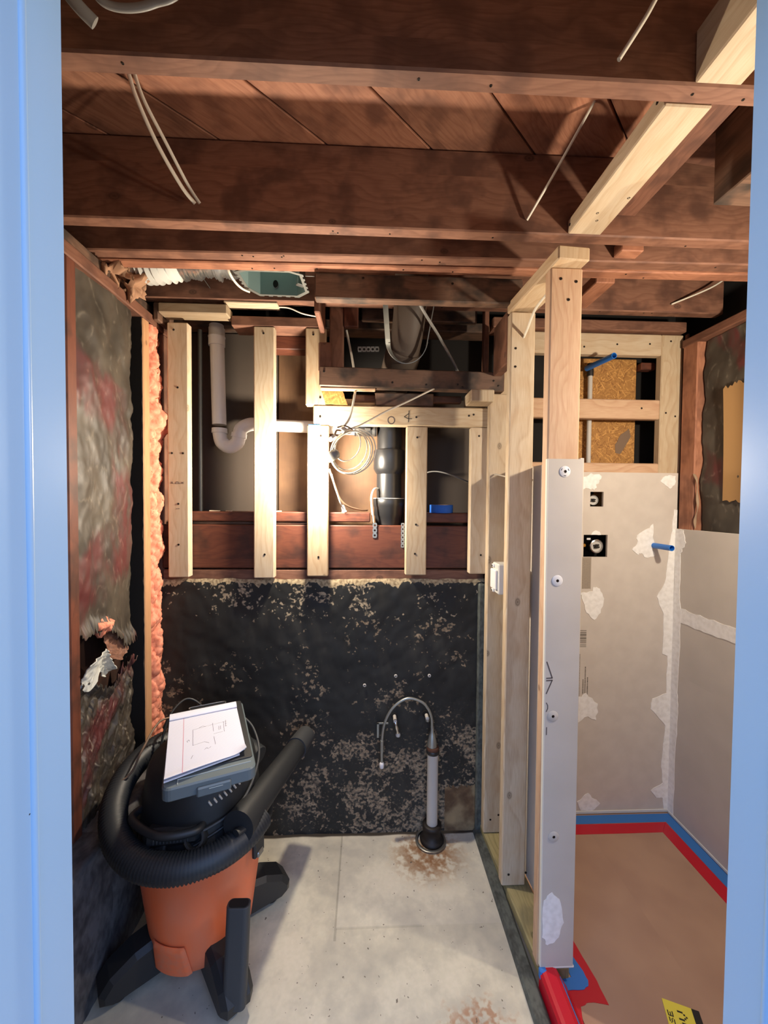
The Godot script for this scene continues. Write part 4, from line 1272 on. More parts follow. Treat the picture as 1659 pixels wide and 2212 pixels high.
# ---------------------------------------------------------------- right-hand room
func build_right_room():
	var g := "pale frame in the right-hand room"
	stud("wall_stud", 1.358, 1.462, 0.0, 2.250, 1.820, 1.858, M.pine[2], "right upright of the pale frame above the drywall", g, [[1.40, 2.22], [1.385, 1.89], [1.43, 1.875]])
	stud("wall_stud", 0.60, 0.69, 0.0, 2.250, 1.820, 1.858, M.pine[0], "left upright of the pale frame, behind the partition", g)
	stud("frame_rail", 0.69, 1.358, 2.153, 2.250, 1.820, 1.858, M.pine[1], "top rail of the pale frame above the blue stub pipe", g, [[0.99, 2.185], [1.145, 2.20], [1.30, 2.205]], "lumber")
	stud("frame_rail", 0.69, 1.358, 1.860, 1.950, 1.822, 1.860, M.pine_pink, "middle rail of the pale frame between the two openings", g, [[1.27, 1.91]], "lumber")
	stud("frame_rail", 0.69, 1.358, 1.600, 1.655, 1.820, 1.858, M.pine_pink, "bottom rail of the pale frame behind the drywall top", g, [], "lumber")
	stud("osb_panel", 0.90, 1.313, 1.45, 2.172, 1.925, 1.938, M.osb, "strand board panel behind the pale frame openings", "", [], "board")
	var smear := prism_mesh(ragged([V2(-0.035, -0.06), V2(-0.01, -0.065), V2(0.04, 0.02), V2(0.03, 0.06), V2(-0.01, 0.03), V2(-0.038, -0.02)], 0.003, 61, 3), 0.002)
	mesh_node("mud_smear", smear, M.cable_brown, get_node("osb_panel"), Vector3(1.25, 1.775, 0) - Vector3(1.1065, 1.811, 0) + Vector3(0, 0, 0.007))
	stud("wood_block", 1.318, 1.39, 2.115, 2.15, 1.90, 1.94, M.old_red, "small red-brown block in the right of the upper opening", "", [], "lumber")
	# back drywall with two cut-outs
	var d := 1.806
	var panel := one("drywall", panel_mesh(0.60, 1.442, 0.008, 1.61, 0.0127, [Rect2(1.027, 1.452, 0.062, 0.068), Rect2(1.000, 1.218, 0.113, 0.103)]), M.dry_print, "grey drywall with two square valve cut-outs and printed text", "drywall", P(0, 0, d))
	var pm: Array = [
		[[V2(0.984, 1.580), V2(1.026, 1.606), V2(1.077, 1.592), V2(1.067, 1.567), V2(1.046, 1.534), V2(1.027, 1.530), V2(0.980, 1.537)], 0.006],
		[[V2(1.374, 1.593), V2(1.404, 1.601), V2(1.429, 1.596), V2(1.428, 1.563), V2(1.406, 1.538), V2(1.383, 1.552), V2(1.358, 1.570)], 0.003],
		[[V2(1.328, 1.374), V2(1.303, 1.352), V2(1.251, 1.319), V2(1.256, 1.293), V2(1.231, 1.253), V2(1.257, 1.231), V2(1.276, 1.238), V2(1.295, 1.217), V2(1.340, 1.224), V2(1.328, 1.261), V2(1.334, 1.293)], 0.005],
		[[V2(1.051, 1.080), V2(1.081, 1.071), V2(1.103, 1.025), V2(1.088, 0.958), V2(1.059, 0.925), V2(1.020, 0.959), V2(0.997, 1.026), V2(0.992, 1.051), V2(1.047, 1.059)], 0.003],
		[[V2(0.978, 0.555), V2(1.029, 0.580), V2(1.085, 0.529), V2(1.079, 0.452), V2(1.040, 0.470), V2(0.978, 0.437)], 0.007],
		[[V2(0.996, 0.064), V2(1.049, 0.103), V2(1.067, 0.080), V2(1.107, 0.053), V2(1.068, 0.018), V2(1.015, 0.020)], 0.005],
		[[V2(1.442, 1.44), V2(1.426, 1.44), V2(1.421, 1.343), V2(1.405, 1.268), V2(1.400, 1.184), V2(1.392, 1.101), V2(1.355, 1.033), V2(1.370, 0.991), V2(1.390, 0.949), V2(1.389, 0.763), V2(1.413, 0.754), V2(1.414, 0.576), V2(1.348, 0.551), V2(1.340, 0.500), V2(1.381, 0.457), V2(1.412, 0.422), V2(1.405, 0.33), V2(1.398, 0.224), V2(1.409, 0.144), V2(1.352, 0.109), V2(1.380, 0.073), V2(1.411, 0.072), V2(1.417, 0.010), V2(1.442, 0.010)], 0.003],
		[[V2(1.034, 1.321), V2(1.082, 1.321), V2(1.074, 1.335), V2(1.058, 1.341), V2(1.042, 1.336)], 0.001]]
	for i in pm.size():
		mesh_node("joint_compound", prism_mesh(ragged(pm[i][0], pm[i][1], 70 + i, 4), 0.003), M.mud, panel, Vector3(0, 0, 0.0005))
	mesh_node("caulk_line", box_mesh(Vector3(0.84, 0.014, 0.006), 0.002), M.plaster, panel, Vector3(1.02, 0.012, 0.002))
	# right wall: lower drywall, seam and corner plastered
	var rp := one("drywall", box_mesh(Vector3(0.0127, 1.345, 1.30), 0.001), M.dry, "grey drywall low on the right wall with a plastered seam", "drywall", P(1.4435, 0.68, 1.156))
	var xr := Transform3D(Basis(Vector3(0, 0, -1), Vector3.UP, Vector3(-1, 0, 0)), Vector3.ZERO)
	var seam := ragged([V2(1.804, 0.985), V2(1.756, 0.990), V2(1.635, 0.985), V2(1.493, 0.985), V2(0.6, 0.985), V2(0.6, 0.925), V2(1.499, 0.925), V2(1.632, 0.922), V2(1.764, 0.925), V2(1.804, 0.93)], 0.004, 91, 6)
	mesh_node("joint_compound", prism_mesh(seam, 0.003, xr), M.mud, rp, Vector3(1.4368, 0, 0) - rp.position)
	var corner := ragged([V2(1.805, 1.352), V2(1.757, 1.348), V2(1.742, 1.292), V2(1.772, 1.239), V2(1.768, 1.042), V2(1.756, 0.96), V2(1.767, 0.594), V2(1.759, 0.507), V2(1.768, 0.337), V2(1.77, 0.01), V2(1.805, 0.01)], 0.004, 93, 5)
	mesh_node("joint_compound", prism_mesh(corner, 0.0034, xr), M.mud, rp, Vector3(1.4365, 0, 0) - rp.position)
	mesh_node("caulk_line", box_mesh(Vector3(0.006, 0.012, 1.29), 0.002), M.plaster, rp, Vector3(1.435, 0.011, -1.156) - rp.position)
	stud("wall_stud", 1.440, 1.535, 1.0, 2.190, 1.712, 1.796, M.old_light, "old brown corner stud above the right-hand drywall", "", [])
	stud("wall_stud", 1.465, 1.475, 1.3, 2.25, 1.80, 1.82, M.old_red, "thin red-brown strip between pale frame and old corner stud", "", [])
	stud("top_plate", 1.437, 1.53, 2.178, 2.215, 0.51, 1.80, M.old[2], "old plate running along the top of the right wall", "", [], "plate")
	stud("wall_stud", 1.440, 1.535, 1.0, 2.178, 0.80, 0.842, M.old[0], "old stud on the right wall hidden by the door jamb", "", [])
	var n := fnl(501, 5.0, 4)
	var kr := sheet(func(u: float, v: float) -> Vector3:
		var y := lerpf(1.30, 2.175, v)
		var dd := lerpf(1.70, 0.85, u)
		return P(1.468 - 0.014 * sin(u * PI) + n.get_noise_2d(dd, y) * 0.014, y, dd), 50, 60, 0.002, V2(3.0, 0.5))
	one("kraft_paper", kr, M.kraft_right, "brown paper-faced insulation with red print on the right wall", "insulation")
	var fl := sheet(func(u: float, v: float) -> Vector3:
		var top := 1.935 + n.get_noise_2d(u * 3.0, 1.0) * 0.02 + 0.014 * exp(-pow((u - 0.25) / 0.1, 2.0))
		var y := lerpf(1.48 + n.get_noise_2d(u * 3.0, 8.0) * 0.02, top, v)
		return P(1.445 + 0.006 * sin(u * 7.0) - 0.012 * v * v, y, lerpf(1.572, 1.36, u)), 24, 24, 0.002)
	one("torn_flap", fl, M.kraft_tan, "tan strip of peeled paper hanging on the right insulation", "insulation")
	var st := new_st()
	tube(st, smooth_path([P(1.442, 1.60, 1.716), P(1.435, 1.565, 1.690), P(1.44, 1.50, 1.692), P(1.437, 1.45, 1.684), P(1.440, 1.40, 1.700), P(1.44, 1.36, 1.698)], 8), func(a, l): return 0.004 + 0.0025 * sin(a * 17.0), 8, 0.6)
	one("torn_edge", st.commit(), M.kraft_edge, "curled pale torn paper edge beside the old right corner stud", "insulation")
	# valves behind the cut-outs
	var v1 := valve("small round valve behind the upper drywall cut-out", P(1.053, 1.481, 1.835), 0.026, 0)
	var v2 := valve("larger round valve behind the lower drywall cut-out", P(1.072, 1.266, 1.832), 0.032, 1)
	# stub pipes
	for k in [[P(1.334, 1.273, 1.812), 0.118, Vector3(0, 0, 1), "blue stub pipe sticking out of the plastered right drywall", 0.0125], [P(1.040, 2.108, 1.885), 0.185, Vector3(0.10, -0.02, 1.0), "blue stub pipe pointing out of the upper frame opening", 0.0125]]:
		var t := thing("stub_pipe", k[3], "pipe", k[0], "blue stub pipes")
		t.basis = Basis(Quaternion(Vector3.UP, (k[2] as Vector3).normalized()))
		mesh_node("pipe", lathe_mesh([[0.0, 0.0], [k[4], 0.0], [k[4], k[1]], [k[4] - 0.002, k[1]], [k[4] - 0.002, k[1] - 0.04], [0.0, k[1] - 0.04]], 24), M.blue_pipe, t)
		mesh_node("dark_bore", lathe_mesh([[0.0, 0.0], [k[4] - 0.0025, 0.0], [k[4] - 0.0025, 0.002], [0.0, 0.002]], 20), M.dark_hole, t, Vector3(0, k[1] - 0.039, 0))
	var ris := thing("riser_pipe", "thin grey riser pipe behind the pale frame openings", "pipe", P(1.062, 1.42, 1.893))
	mesh_node("pipe", lathe_mesh([[0.0, 0.0], [0.011, 0.0], [0.011, 0.70], [0.0, 0.70]], 20), M.pvc_dull, ris)
	mesh_node("fitting", lathe_mesh([[0.0, 0.655], [0.014, 0.655], [0.015, 0.66], [0.015, 0.70], [0.013, 0.715], [0.0, 0.715]], 20), M.iron, ris)

func valve(label: String, at: Vector3, r: float, kind: int) -> Node3D:
	var t := thing("shower_valve", label, "valve", at)
	var xf := Transform3D(Basis(Vector3.RIGHT, PI / 2), Vector3.ZERO)
	mesh_node("body", lathe_mesh([[0.0, -0.05], [r * 0.9, -0.05], [r * 0.9, -0.005], [0.0, -0.005]], 28, xf), M.iron, t)
	mesh_node("collar", lathe_mesh([[r * 0.78, -0.004], [r * 1.0, -0.004], [r * 1.05, 0.002], [r * 1.0, 0.010], [r * 0.86, 0.012], [r * 0.82, 0.006], [r * 0.78, 0.004]], 32, xf), M.chrome, t)
	mesh_node("face", lathe_mesh([[0.0, -0.004], [r * 0.8, -0.004], [r * 0.8, 0.004], [0.0, 0.005]], 28, xf), M.pvc_dull, t)
	var st := new_st()
	for k in 4:
		var a := 0.6 + kind * 0.4 + TAU * k / 4
		cbox(st, Vector3(cos(a), sin(a), 0.0) * r * 0.22 + Vector3(0, 0, 0.008), Vector3(r * 0.5, r * 0.22, 0.008), 0.001, 0, Vector2.ZERO, Transform3D(Basis(Vector3.BACK, 0.0), Vector3.ZERO))
	cbox(st, Vector3(0, 0, 0.01), Vector3(r * 0.42, r * 0.42, 0.01), 0.002)
	mesh_node("stem", st.commit(), M.iron, t)
	if kind == 1:
		mesh_node("brass_stub", lathe_mesh([[0.0, -0.03], [0.010, -0.03], [0.010, 0.004], [0.007, 0.008], [0.0, 0.008]], 18, xf), M.brass, t, Vector3(-0.058, 0.004, 0.0))
		mesh_node("tag", box_mesh(Vector3(0.018, 0.009, 0.003), 0.001), M.pvc, t, Vector3(-0.036, 0.034, 0.004))
	else:
		mesh_node("steel_pipe", lathe_mesh([[0.0, -0.05], [0.006, -0.05], [0.006, 0.05], [0.0, 0.05]], 14), M.chrome, t, Vector3(-0.024, 0.018, -0.004)).rotation.z = -0.5
	mesh_node("back_plate", box_mesh(Vector3(r * 3.6, r * 3.4, 0.006), 0.002), M.dark_hole, t, Vector3(-0.01, 0, -0.055))
	return t

# ---------------------------------------------------------------- pipes on the back wall
func build_pipes():
	var t := thing("trap_pipe", "white plastic pipe with a U-shaped trap in the left bays", "pipe", P(0, 0, 1.812))
	var st := new_st()
	tube(st, smooth_path([Vector3(-0.668, 2.235, 0), Vector3(-0.662, 2.0, 0), Vector3(-0.657, 1.80, 0)], 4), 0.030, 24)
	mesh_node("down_pipe", st.commit(), M.pvc, t)
	st = new_st()
	lathe(st, [[0.030, -0.04], [0.0345, -0.04], [0.0345, -0.006], [0.036, -0.004], [0.036, 0.0], [0.0335, 0.002], [0.0335, 0.035], [0.030, 0.035]], 28, Transform3D(Basis.IDENTITY, Vector3(-0.667, 2.185, 0.0002)))
	mesh_node("coupling", st.commit(), M.pvc, t)
	st = new_st()
	var u: Array = [Vector3(-0.656, 1.775, 0), Vector3(-0.655, 1.755, 0), Vector3(-0.645, 1.722, 0), Vector3(-0.612, 1.703, 0), Vector3(-0.580, 1.722, 0), Vector3(-0.571, 1.752, 0), Vector3(-0.560, 1.785, 0), Vector3(-0.525, 1.803, 0), Vector3(-0.49, 1.804, 0)]
	tube(st, smooth_path(u, 7), 0.029, 24)
	mesh_node("trap_bend", st.commit(), M.pvc, t)
	st = new_st()
	for k in [[Vector3(-0.656, 1.772, 0), Vector3.UP], [Vector3(-0.5715, 1.752, 0), Vector3(0.15, 1, 0)]]:
		lathe(st, [[0.029, -0.008], [0.0335, -0.008], [0.033, 0.0], [0.0325, 0.012], [0.029, 0.012]], 26, Transform3D(Basis(Quaternion(Vector3.UP, (k[1] as Vector3).normalized())), k[0]))
	mesh_node("collars", st.commit(), M.pvc, t)
	st = new_st()
	tube(st, [Vector3(-0.50, 1.804, 0), Vector3(-0.03, 1.79, 0)] as Array[Vector3], 0.0265, 24)
	mesh_node("waste_arm", st.commit(), M.pvc, t)
	var tx := Transform3D(Basis(Vector3.BACK, PI / 2), Vector3(-0.01, 1.79, 0))
	mesh_node("rubber_coupling", lathe_mesh([[0.0, -0.05], [0.031, -0.05], [0.031, 0.05], [0.0, 0.05]], 26, tx), M.abs, t)
	for k in [-0.036, 0.036]:
		mesh_node("hose_clamp", lathe_mesh([[0.031, k - 0.006], [0.0325, k - 0.006], [0.0325, k + 0.006], [0.031, k + 0.006]], 26, tx), M.steel, t)
	mesh_node("clamp_screw", box_mesh(Vector3(0.026, 0.012, 0.012), 0.002), M.steel, t, Vector3(0.0, 1.785, 0.036))
	# black drain stack
	t = thing("drain_stack", "black plastic drain stack with two hubs in the middle bay", "pipe", P(0.098, 0, 1.825))
	mesh_node("pipe", lathe_mesh([[0.056, 1.36], [0.056, 1.93]], 36), M.abs, t)
	mesh_node("upper_hub", lathe_mesh([[0.056, 1.590], [0.063, 1.600], [0.071, 1.615], [0.071, 1.693], [0.069, 1.698], [0.056, 1.699]], 36), M.abs, t)
	mesh_node("lower_hub", lathe_mesh([[0.060, 1.364], [0.064, 1.40], [0.067, 1.405], [0.068, 1.44], [0.071, 1.447], [0.072, 1.476], [0.070, 1.479], [0.056, 1.480]], 36), M.abs, t)
	mesh_node("glue_bead", lathe_mesh([[0.068, 1.4788], [0.0715, 1.4800], [0.070, 1.4822], [0.062, 1.4818]], 36), M.plaster, t)
	# thin galvanised conduit
	t = thing("conduit", "thin grey metal conduit standing beside the trap pipe", "conduit", P(-0.735, 1.418, 1.80))
	mesh_node("pipe", lathe_mesh([[0.0, 0.0], [0.0095, 0.0], [0.0095, 0.79], [0.0, 0.79]], 18), M.conduit, t)
	# floor drain with standpipe
	t = thing("floor_drain_pipe", "white standpipe rising from a rusty floor drain hub", "pipe", P(0.290, 0, 1.685))
	mesh_node("hub", lathe_mesh([[0.0, 0.0], [0.050, 0.0], [0.052, 0.010], [0.046, 0.018], [0.038, 0.024], [0.038, 0.060], [0.041, 0.064], [0.041, 0.074], [0.036, 0.078], [0.024, 0.078]], 32), M.iron, t)
	mesh_node("pipe", lathe_mesh([[0.0235, 0.07], [0.0235, 0.376], [0.0245, 0.379], [0.0245, 0.388], [0.0, 0.388]], 28), M.pvc_dull, t)
	mesh_node("gasket", lathe_mesh([[0.0, 0.386], [0.0265, 0.386], [0.0285, 0.391], [0.0285, 0.398], [0.0265, 0.402], [0.0, 0.402]], 28), M.abs, t)
	mesh_node("cap", lathe_mesh([[0.0, 0.402], [0.026, 0.402], [0.0265, 0.412], [0.022, 0.416], [0.0, 0.417]], 28), M.rust, t)
	mesh_node("flange_ring", lathe_mesh([[0.055, 0.0], [0.066, 0.0], [0.066, 0.008], [0.060, 0.011], [0.055, 0.009]], 28), M.steel, t, Vector3(-0.006, 0, 0.004))
	# supply line arching from the standpipe
	t = thing("supply_hose", "braided supply hose arching over the standpipe, white nut at its end", "hose", P(0.286, 0.417, 1.685))
	mesh_node("cone_fitting", lathe_mesh([[0.0, 0.0], [0.021, 0.0], [0.020, 0.02], [0.013, 0.05], [0.008, 0.062], [0.008, 0.085], [0.0, 0.087]], 20), M.galv, t)
	var hp: Array = []
	for q in [V2(0.284, 0.50), V2(0.281, 0.545), V2(0.266, 0.583), V2(0.237, 0.614), V2(0.177, 0.629), V2(0.118, 0.592), V2(0.082, 0.527), V2(0.070, 0.446), V2(0.070, 0.356)]:
		hp.append(Vector3(q.x - 0.286, q.y - 0.417, 0.008))
	st = new_st()
	tube(st, smooth_path(hp, 9), func(a, l): return 0.0058 + 0.0003 * sin(l * 1800.0), 12)
	mesh_node("braided_hose", st.commit(), M.galv, t)
	mesh_node("nut", lathe_mesh([[0.0, -0.022], [0.009, -0.022], [0.0105, -0.017], [0.0105, -0.004], [0.0075, 0.002], [0.0, 0.004]], 6), M.pvc, t, Vector3(0.070 - 0.286, 0.353 - 0.417, 0.008))
	mesh_node("sleeve", lathe_mesh([[0.0, 0.0], [0.0075, 0.0], [0.0075, 0.05], [0.0, 0.052]], 14), M.galv, t, Vector3(0.070 - 0.286, 0.40 - 0.417, 0.008))
	# stubs in the concrete
	for k in [[P(0.126, 0.527, 1.728), "chrome stop valve hanging from the left wall hole"], [P(0.262, 0.536, 1.728), "small pale pipe stub in the right wall hole"]]:
		var w := thing("wall_stub", k[1], "valve", k[0])
		var xf := Transform3D(Basis(Vector3.RIGHT, PI / 2), Vector3.ZERO)
		mesh_node("hole", lathe_mesh([[0.0, -0.004], [0.013, -0.004], [0.014, 0.006], [0.0, 0.006]], 20, xf), M.dark_hole, w)
		if k[0].x < 0.2:
			mesh_node("stub", lathe_mesh([[0.0, 0.0], [0.0075, 0.0], [0.0075, 0.045], [0.0, 0.045]], 16, xf), M.pvc_dull, w, Vector3(0.0, 0.002, 0.004))
			st = new_st()
			tube(st, smooth_path([Vector3(0.0, 0.0, 0.04), Vector3(0.003, -0.012, 0.045), Vector3(0.008, -0.032, 0.045), Vector3(0.012, -0.05, 0.043)], 5), func(a, l): return 0.005 + 0.003 * absf(sin(a * 8.0)), 12)
			mesh_node("valve", st.commit(), M.chrome, w)
			mesh_node("knob", lathe_mesh([[0.0, -0.008], [0.009, -0.006], [0.0105, 0.0], [0.008, 0.008], [0.0, 0.010]], 14), M.pvc_dull, w, Vector3(0.013, -0.060, 0.042))
		else:
			mesh_node("stub", lathe_mesh([[0.0, 0.0], [0.0075, 0.0], [0.0075, 0.03], [0.0, 0.032]], 16, xf), M.pvc_dull, w, Vector3(0.004, -0.004, 0.004))
			mesh_node("nut", lathe_mesh([[0.0, -0.006], [0.009, -0.006], [0.009, 0.008], [0.0, 0.009]], 6), M.galv, w, Vector3(0.007, -0.016, 0.022))
	for k in [[-0.006, 0.664, "left small anchor hole in the black concrete"], [0.130, 0.704, "left anchor of the upper pair in the black concrete"], [0.278, 0.704, "right anchor of the upper pair in the black concrete"]]:
		var an := one("wall_anchor", lathe_mesh([[0.003, -0.002], [0.007, -0.002], [0.0075, 0.002], [0.004, 0.004], [0.003, 0.002]], 14, Transform3D(Basis(Vector3.RIGHT, PI / 2), Vector3.ZERO)), M.pvc_dull, k[2], "anchor", P(k[0], k[1], 1.729), "anchors in the black concrete")
	var br := new_st()
	cbox(br, Vector3(0, 0, 0), Vector3(0.010, 0.068, 0.003), 0.001)
	cbox(br, Vector3(0.02, 0.03, 0), Vector3(0.05, 0.008, 0.003), 0.001)
	one("wall_bracket", br.commit(), M.galv, "bent steel bracket on the concrete behind the supply hose", "bracket", P(0.054, 0.468, 1.722))

# ---------------------------------------------------------------- cables, fan box, duct
func cable(n: String, pts: Array, r: float, m: Material, label: String, flat := 0.55, g := "", cat := "cable") -> MeshInstance3D:
	var st := new_st()
	tube(st, smooth_path(pts, 10), r, 12, flat)
	return one(n, st.commit(), m, label, cat, Vector3.ZERO, g)

func build_cables():
	# pair of cut cables hanging between the first joists on the left
	cable("cable", [P(-0.608, 2.545, 1.06), P(-0.600, 2.50, 1.082), P(-0.575, 2.43, 1.135), P(-0.538, 2.365, 1.195), P(-0.512, 2.338, 1.224)], 0.0052, M.cable, "longer of two white cables hanging between the left joists", 0.7, "cut cables between the joists")
	cable("cable", [P(-0.594, 2.545, 1.06), P(-0.584, 2.50, 1.088), P(-0.555, 2.44, 1.140), P(-0.523, 2.375, 1.200), P(-0.500, 2.342, 1.228)], 0.0048, M.cable, "shorter of two white cables hanging between the left joists", 0.7, "cut cables between the joists")
	cable("cable", [P(0.600, 2.545, 1.075), P(0.575, 2.498, 1.10), P(0.530, 2.415, 1.165), P(0.482, 2.333, 1.232)], 0.0045, M.cable, "straight white cable between the two nearest joists, right of centre", 0.7, "cut cables between the joists")
	cable("cable", [P(0.60, 2.545, 0.715), P(0.555, 2.46, 0.725), P(0.521, 2.393, 0.740), P(0.507, 2.367, 0.75), P(0.477, 2.322, 0.775)], 0.0058, M.cable, "white cable end in front of the nearest joist, upper right", 0.7)
	cable("cable", [P(-0.60, 2.545, 0.66), P(-0.54, 2.36, 0.675), P(-0.493, 2.293, 0.70), P(-0.466, 2.273, 0.72)], 0.0105, M.cable_grey, "thick grey cable end in the upper left corner", 0.7)
	cable("cable", [P(-0.51, 2.545, 0.665), P(-0.475, 2.36, 0.685), P(-0.455, 2.302, 0.70), P(-0.426, 2.290, 0.71), P(-0.365, 2.299, 0.71), P(-0.30, 2.335, 0.70), P(-0.22, 2.545, 0.69)], 0.0062, M.cable_grey, "grey cable drooping across the top left of the view", 0.7)
	cable("cable", [P(1.47, 2.40, 1.60), P(1.40, 2.355, 1.615), P(1.265, 2.302, 1.648)], 0.0048, M.cable, "short white cable end against the rearmost joist, far right", 0.7)
	# cable stapled down the end of the partition
	cable("cable", [P(0.60, 2.15, 1.222), P(0.572, 2.135, 1.232), P(0.555, 2.119, 1.25), P(0.550, 2.109, 1.31), P(0.555, 2.100, 1.36), P(0.557, 2.078, 1.40), P(0.556, 2.060, 1.432)], 0.0052, M.cable, "cream cable bending under the partition plate into a stud hole", 0.7)
	# cables out of the chase to the lamp coil
	cable("cable", [P(0.150, 2.29, 1.50), P(0.190, 2.218, 1.53), P(0.287, 2.127, 1.62), P(0.374, 2.039, 1.71), P(0.40, 1.98, 1.73)], 0.0065, M.cable_grey, "grey cable slanting down in front of the chase drain pipe", 0.7)
	cable("cable", [P(-0.095, 2.20, 1.745), P(-0.070, 2.08, 1.73), P(-0.058, 2.0, 1.715), P(-0.055, 1.935, 1.69), P(-0.056, 1.90, 1.665), P(-0.076, 1.808, 1.66), P(-0.108, 1.760, 1.645)], 0.0048, M.cable, "cream cable dropping from the chase to the lamp coil", 0.7)
	cable("cable", [P(0.275, 1.94, 1.70), P(0.262, 1.928, 1.65), P(0.16, 1.875, 1.64), P(0.066, 1.829, 1.635), P(-0.03, 1.778, 1.645), P(-0.102, 1.754, 1.64)], 0.0050, M.cable, "cream cable slanting across the pale header to the lamp coil", 0.7)
	# the coil
	var t := thing("cable_coil", "bundled loops of cream cable tied beside the glowing bulb", "cable", P(-0.092, 1.668, 1.625))
	var g := RandomNumberGenerator.new()
	g.seed = 12
	for k in 5:
		var pts: Array = []
		var r1: float = [0.062, 0.078, 0.086, 0.092, 0.084][k]
		var sx: float = [0.8, 0.88, 0.95, 0.97, 0.9][k]
		var cx: float = [0.012, 0.020, 0.030, 0.034, 0.026][k]
		var cy: float = [0.024, 0.004, -0.002, 0.000, -0.006][k]
		for i in 25:
			var a := TAU * i / 24.0 + 2.2
			pts.append(Vector3(cx + r1 * sx * cos(a) + 0.012 * sin(a), cy + r1 * sin(a), (k - 2) * 0.005 + 0.004 * sin(a * 2.0 + k)))
		var st := new_st()
		tube(st, smooth_path(pts, 3), 0.0040, 8, 0.75)
		mesh_node("loop", st.commit(), M.cable, t)
	for k in [[Vector3(-0.050, 0.052, 0.004), 0.9, 0.022], [Vector3(-0.005, 0.082, 0.002), 1.4, 0.02]]:
		var st := new_st()
		lathe(st, [[0.010, -0.006], [k[2] * 0.78, -0.006], [k[2] * 0.8, 0.006], [0.010, 0.006]], 14)
		mesh_node("tie", st.commit(), M.cable, t, k[0]).rotation.z = k[1] * 0.8
	var kp := smooth_path([Vector3(-0.03, 0.095, 0.0), Vector3(0.0, 0.10, 0.012), Vector3(0.03, 0.085, 0.004), Vector3(0.01, 0.075, -0.012), Vector3(-0.03, 0.085, -0.004), Vector3(-0.04, 0.062, 0.008)], 8)
	var st2 := new_st()
	tube(st2, kp, 0.0045, 8, 0.75)
	mesh_node("twist", st2.commit(), M.cable_brown, t)
	# loose wires near the sole plate
	cable("cable", [P(-0.16, 1.60, 1.69), P(-0.135, 1.52, 1.735), P(-0.118, 1.475, 1.755), P(-0.085, 1.445, 1.77), P(-0.03, 1.428, 1.80), P(0.0, 1.426, 1.84)], 0.005, M.cable_brown, "brownish cable running down to the left sole plate", 0.7)
	cable("cable", [P(-0.150, 1.58, 1.69), P(-0.138, 1.53, 1.70), P(-0.128, 1.50, 1.705), P(-0.115, 1.46, 1.715), P(-0.103, 1.432, 1.74)], 0.0028, M.pvc, "thin white splice wire below the bulb", 1.0)
	var ct := thing("wire_connector", "pale wire connector standing on the left sole plate", "connector", P(-0.100, 1.418, 1.765))
	mesh_node("cap", lathe_mesh([[0.0, 0.0], [0.009, 0.0], [0.010, 0.004], [0.008, 0.022], [0.005, 0.032], [0.0, 0.033]], 10), M.cable, ct).rotation.z = 0.25
	mesh_node("skirt", lathe_mesh([[0.009, 0.0], [0.012, 0.0], [0.0115, 0.006], [0.0095, 0.007]], 10), M.cable, ct).rotation.z = 0.25
	cable("cable", [P(0.050, 1.525, 1.80), P(0.030, 1.522, 1.775), P(0.018, 1.49, 1.765), P(0.020, 1.44, 1.760), P(0.026, 1.39, 1.757), P(0.028, 1.37, 1.76)], 0.0050, M.cable, "cream cable curling round the left side of the drain stack", 0.7)
	cable("cable", [P(0.22, 1.58, 1.892), P(0.26, 1.597, 1.83), P(0.31, 1.605, 1.81), P(0.38, 1.59, 1.81), P(0.50, 1.555, 1.892)], 0.0045, M.cable_grey, "dim grey cable crossing the bay above the blue tape", 0.7)
	cable("cable", [P(-0.39, 2.268, 1.70), P(-0.33, 2.262, 1.69), P(-0.27, 2.238, 1.685), P(-0.20, 2.232, 1.70)], 0.0035, M.cable, "thin white cable running to the left side of the chase", 0.8)
	cable("cable", [P(0.535, 1.585, 1.66), P(0.545, 1.575, 1.60), P(0.56, 1.56, 1.52), P(0.575, 1.555, 1.475)], 0.0045, M.cable, "white cable stub through the rearmost partition stud", 0.7)
	# pull-wire and metal bits by the fan box
	cable("cable", [P(-0.515, 2.42, 1.465), P(-0.505, 2.33, 1.46), P(-0.500, 2.285, 1.475), P(-0.492, 2.270, 1.515), P(-0.478, 2.266, 1.555), P(-0.455, 2.264, 1.575)], 0.0045, M.cable, "white cable looping under the left edge of the fan box", 0.7)
	# fan housing between the joists
	var f := thing("fan_housing", "grey-green metal fan housing open downwards between the joists", "fan", P(0, 0, 0))
	var rim: Array = [V2(-0.478, 1.462), V2(-0.440, 1.446), V2(-0.280, 1.446), V2(-0.236, 1.468), V2(-0.231, 1.590), V2(-0.277, 1.632), V2(-0.430, 1.628), V2(-0.474, 1.570)]
	var inr: Array = [V2(-0.462, 1.468), V2(-0.436, 1.457), V2(-0.284, 1.457), V2(-0.250, 1.474), V2(-0.246, 1.584), V2(-0.282, 1.616), V2(-0.425, 1.613), V2(-0.458, 1.564)]
	var stf := new_st()
	for i in 8:
		var j := (i + 1) % 8
		var N := 9
		for k in N:
			var a: Vector2 = rim[i].lerp(rim[j], float(k) / N)
			var b: Vector2 = rim[i].lerp(rim[j], float(k + 1) / N)
			var c: Vector2 = inr[i].lerp(inr[j], float(k + 1) / N)
			var d: Vector2 = inr[i].lerp(inr[j], float(k) / N)
			if k % 2 == 1 and i % 2 == 1:
				a = a.lerp(d, 0.35); b = b.lerp(c, 0.35)
			for y in [[2.276, Vector3.DOWN], [2.2785, Vector3.UP]]:
				quad(stf, P(a.x, y[0], a.y), P(b.x, y[0], b.y), P(c.x, y[0], c.y), P(d.x, y[0], d.y), y[1])
	mesh_node("flange", stf.commit(), M.galv, f)
	stf = new_st()
